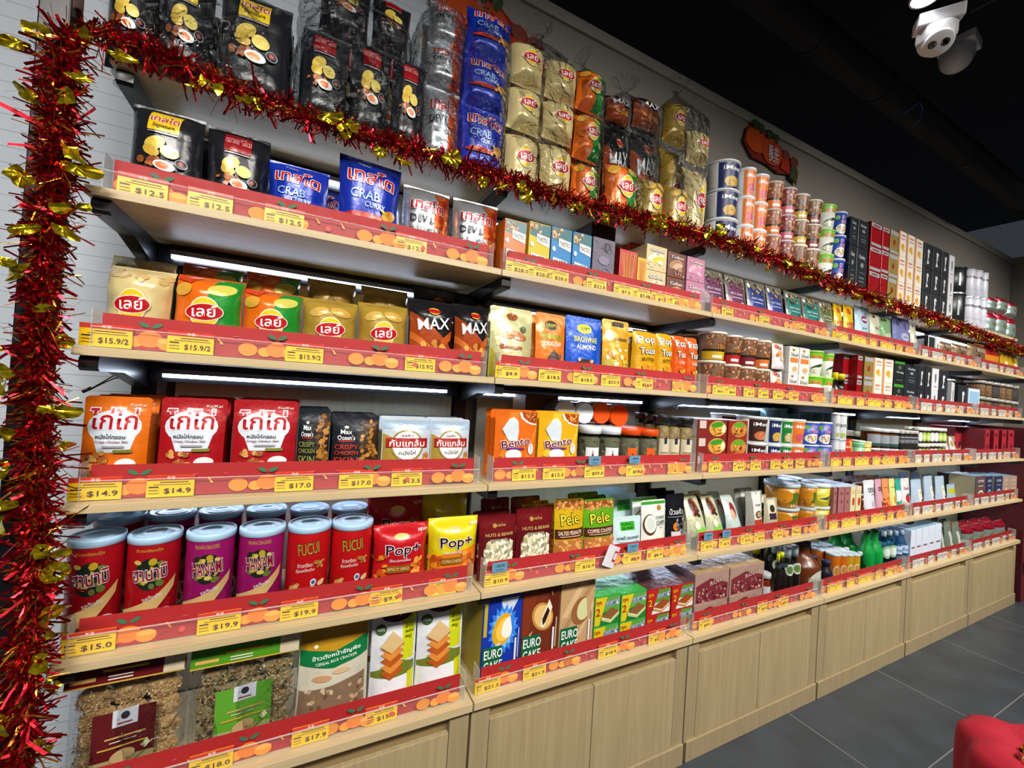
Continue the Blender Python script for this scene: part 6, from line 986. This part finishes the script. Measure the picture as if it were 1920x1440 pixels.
# stickers on the rails
for i, (u, v, lv) in enumerate(((1115, 864, 3), (1190, 863, 3), (937, 1062, 4), (1187, 1022, 4), (1328, 1010, 4), (1362, 1005, 4))):
    p = at(u, v, .018); mb = MB(); wd, hh = .05, .028; mb.box(-wd/2, 0, 0, wd/2, .0012, hh, mat('#5f8ea8', 'print')); art(mb, [('t', '二维好物', 0, .62, 1.3, .3, '#22303c'), ('r', -.5, .2, .5, .26, '#3a4a58')], lambda X, Y, q: (X, -q, Y), wd, hh, 'print', eps=.0002); o = mb.build('blue_shelf_label', None, (p.x, .0170, Z[lv]+.046))
    tag(o, ('blue label clipped in front of the white-lidded jar', 'blue label clipped in front of the orange-lidded jars', 'blue label clipped below the maroon nut packets', 'blue label clipped below the pale coconut pouch', 'blue label below the first clear fruit bag', 'blue label below the second clear fruit bag')[i], 'label')
p = at(1145, 1040, .012); mb = MB(); mb.grid(lambda a, t: ((a-.5)*.05, -.004*math.sin(a*3)-.006*t, (t-.5)*.075), 6, 6, mat('#d3d3d8', 'print')); art(mb, [('r', .2, .3, .8, .8, '#b8303a'), ('r', .3, .4, .7, .7, '#d3d3d8')], lambda X, Y, q: (X, -.004-q-.006*Y/.075, Y-.0375), .05, .075, 'print', eps=.0004); o = mb.build('torn_card', None, (p.x, .012, Z[4]+.045)); o.rotation_euler = (0, .35, 0); tag(o, 'torn white card with red print stuck askew on the rail', 'card')
# ------------------------------------------------------------------ far end: red display and dark doorway
d = empty('red_display_stand', (5.47, -.02, 0)); tag(d, 'dark red display stand against the far end of the shelving', 'display stand')
MB().box(0, .02, 0, .3, .36, 1.35, mat('#5a0f16', 'matte'), .004).build('stand_body', d)
for i, z_ in enumerate((.3, .62, .92)): MB().box(.005, -.05, z_, .3, .02, z_+.015, mat('#7a141c', 'matte')).build('stand_shelf', d)
RR = random.Random(5)
for i in range(6):
    z_ = (.315, .635, .935)[i % 3]; mb = MB(); b_ = bag(.12, .17, .05, '#a8121e', [('e', 0, .5, .5, .2, '#c9322a'), ('r', -.5, .2, .5, .25, '#d8a83a')], 'foil', 'red_sweet_bag', 0, i); b_.location = (5.55+.13*(i//3), -.045, z_+.001); tag(b_, 'red foil sweet bag on the dark red stand at the far end', 'sweets', 'red sweet bags on the far stand')
tag(MB().box(XR-.03, -1.6, 0, XR-.002, -.25, 2.3, mat('#08080a', 'matte')).build('dark_doorway_panel'), 'black panel on the far wall beyond the shelving', 'panel')
# ------------------------------------------------------------------ red cloth with gold foil in the near corner
rc = empty('red_cloth_basket', (1.6, -.86, .0)); tag(rc, 'crimson cloth draped over a low round basket of gold foil', 'basket')
ctr = at(2004, 1436, -.86)
def cl(a, t):
    an = a*2*math.pi; fold = .010*math.sin(5*an+.6)+.006*math.sin(11*an+1); r = .125+.03*math.sin(t*math.pi*.9)+fold*(.4+.6*t)
    rr_ = r if t < .7 else r-(t-.7)/.3*.075; z = ctr.z-1.0*(1-t)*.5-.0 if t < .7 else ctr.z-.15+.15*math.sin((t-.7)/.3*math.pi/2)
    z = ctr.z-.45+t/.7*.43 if t < .7 else ctr.z-.02+.02*math.sin((t-.7)/.3*math.pi)
    return (ctr.x-1.6+rr_*math.cos(an), ctr.y+.86+rr_*math.sin(an), z)
mb = MB(); mb.grid(cl, 96, 24, mat('#a00020', 'cloth')); mb.build('crimson_cloth', rc)
mb = MB(); mb.lathe([(0, .0), (.09, .0), (.09, ctr.z-.06), (0, ctr.z-.06)], mat('#6a4a2a', 'matte'), 32, ctr.x-1.6, ctr.y+.86); mb.build('basket_body', rc)
rr = random.Random(9)
for i in range(26):
    an = rr.uniform(0, 6.28); q = rr.uniform(0, .11); ornament(rc, Vector((ctr.x-1.6+q*math.cos(an), ctr.y+.86+q*math.sin(an), ctr.z-.02+rr.uniform(-.01, .03))), .024, rr)
# ------------------------------------------------------------------ labels
ORD = ['first', 'second', 'third', 'fourth', 'fifth', 'sixth', 'seventh', 'eighth', 'ninth', 'tenth', 'eleventh', 'twelfth']
grp = defaultdict(list)
for it in ITEMS: grp[(it['key'], it['lv'], it['b'])].append(it)
for (key, lv, b), L_ in grp.items():
    k = K[key]; cols = sorted({round(i['x'], 2) for i in L_}); cx = []
    for x in cols:
        if not cx or x-cx[-1] > .025: cx.append(x)
    rows = sorted({i['row'] for i in L_}); lays = sorted({i['layer'] for i in L_}, reverse=True); byc = defaultdict(list)
    for i in L_:
        c = min(range(len(cx)), key=lambda q: abs(cx[q]-i['x'])); i['c'] = c; byc[(c, i['layer'])].append(i)
    nl = len(lays)
    for (c, lay), q in byc.items():
        q.sort(key=lambda i: i['y'])
        for n, i in enumerate(q):
            i['n'] = n; s = k['label']; ex = []
            if len(cx) > 1: ex.append(ORD[min(c, 11)]+' from the left' if len(cx) > 2 else ('left one', 'right one')[min(c, 1)])
            if nl > 1:
                li = lays.index(lay); ex.append('top layer' if li == 0 else ('bottom layer' if li == nl-1 else 'middle layer'))
            if len(q) > 1: ex.append('front' if n == 0 else ORD[n]+' back')
            i['label'] = ', '.join([s]+ex+[LEV[lv]+', '+BAY[b]])
seen = set()
CATN = {'crisps': 'crisp bags', 'snack': 'snack packs'}
for it in ITEMS:
    k = K[it['key']]; lab = it['label']
    w_ = lab.replace(',', '').split()
    if len(w_) > 16: lab = lab.replace(' from the left', ' column')
    if len(lab.replace(',', '').split()) > 16: lab = lab.replace(' column', '')
    while lab in seen: lab = lab.replace(', front', ', nearer').replace(' back', ' further back') if ('front' in lab or ' back' in lab) else lab+' again'
    seen.add(lab); tag(it['o'], lab, k['cat'], f"{CATN.get(k['cat'], k['cat']+' packs' if k['cat'] in ('nuts', 'sweets', 'dried fruit', 'cakes', 'biscuits', 'noodles', 'meal', 'chocolate') else k['cat']+'s')} on the {LEV[it['lv']]} of the {BAY[it['b']]}")
tg = defaultdict(list)
for o, lv, b, pr, x, far in TAGS: tg[(lv, b)].append((x, o, pr, far))
for (lv, b), q in tg.items():
    q.sort(key=lambda t: t[0])
    for n, (x, o, pr, far) in enumerate(q):
        tag(o, f"{'cream' if far else 'yellow'} price tag{', '+pr.replace('$', '')+' dollars,' if pr else ''} {ORD[min(n, 11)]} along the {LEV[lv]} rail, {BAY[b]}", 'price tag', f'price tags on the {LEV[lv]} of the {BAY[b]}')
print('items', len(ITEMS), 'objects', len(bpy.data.objects), 'tris', sum(len(m.polygons) for m in bpy.data.meshes))
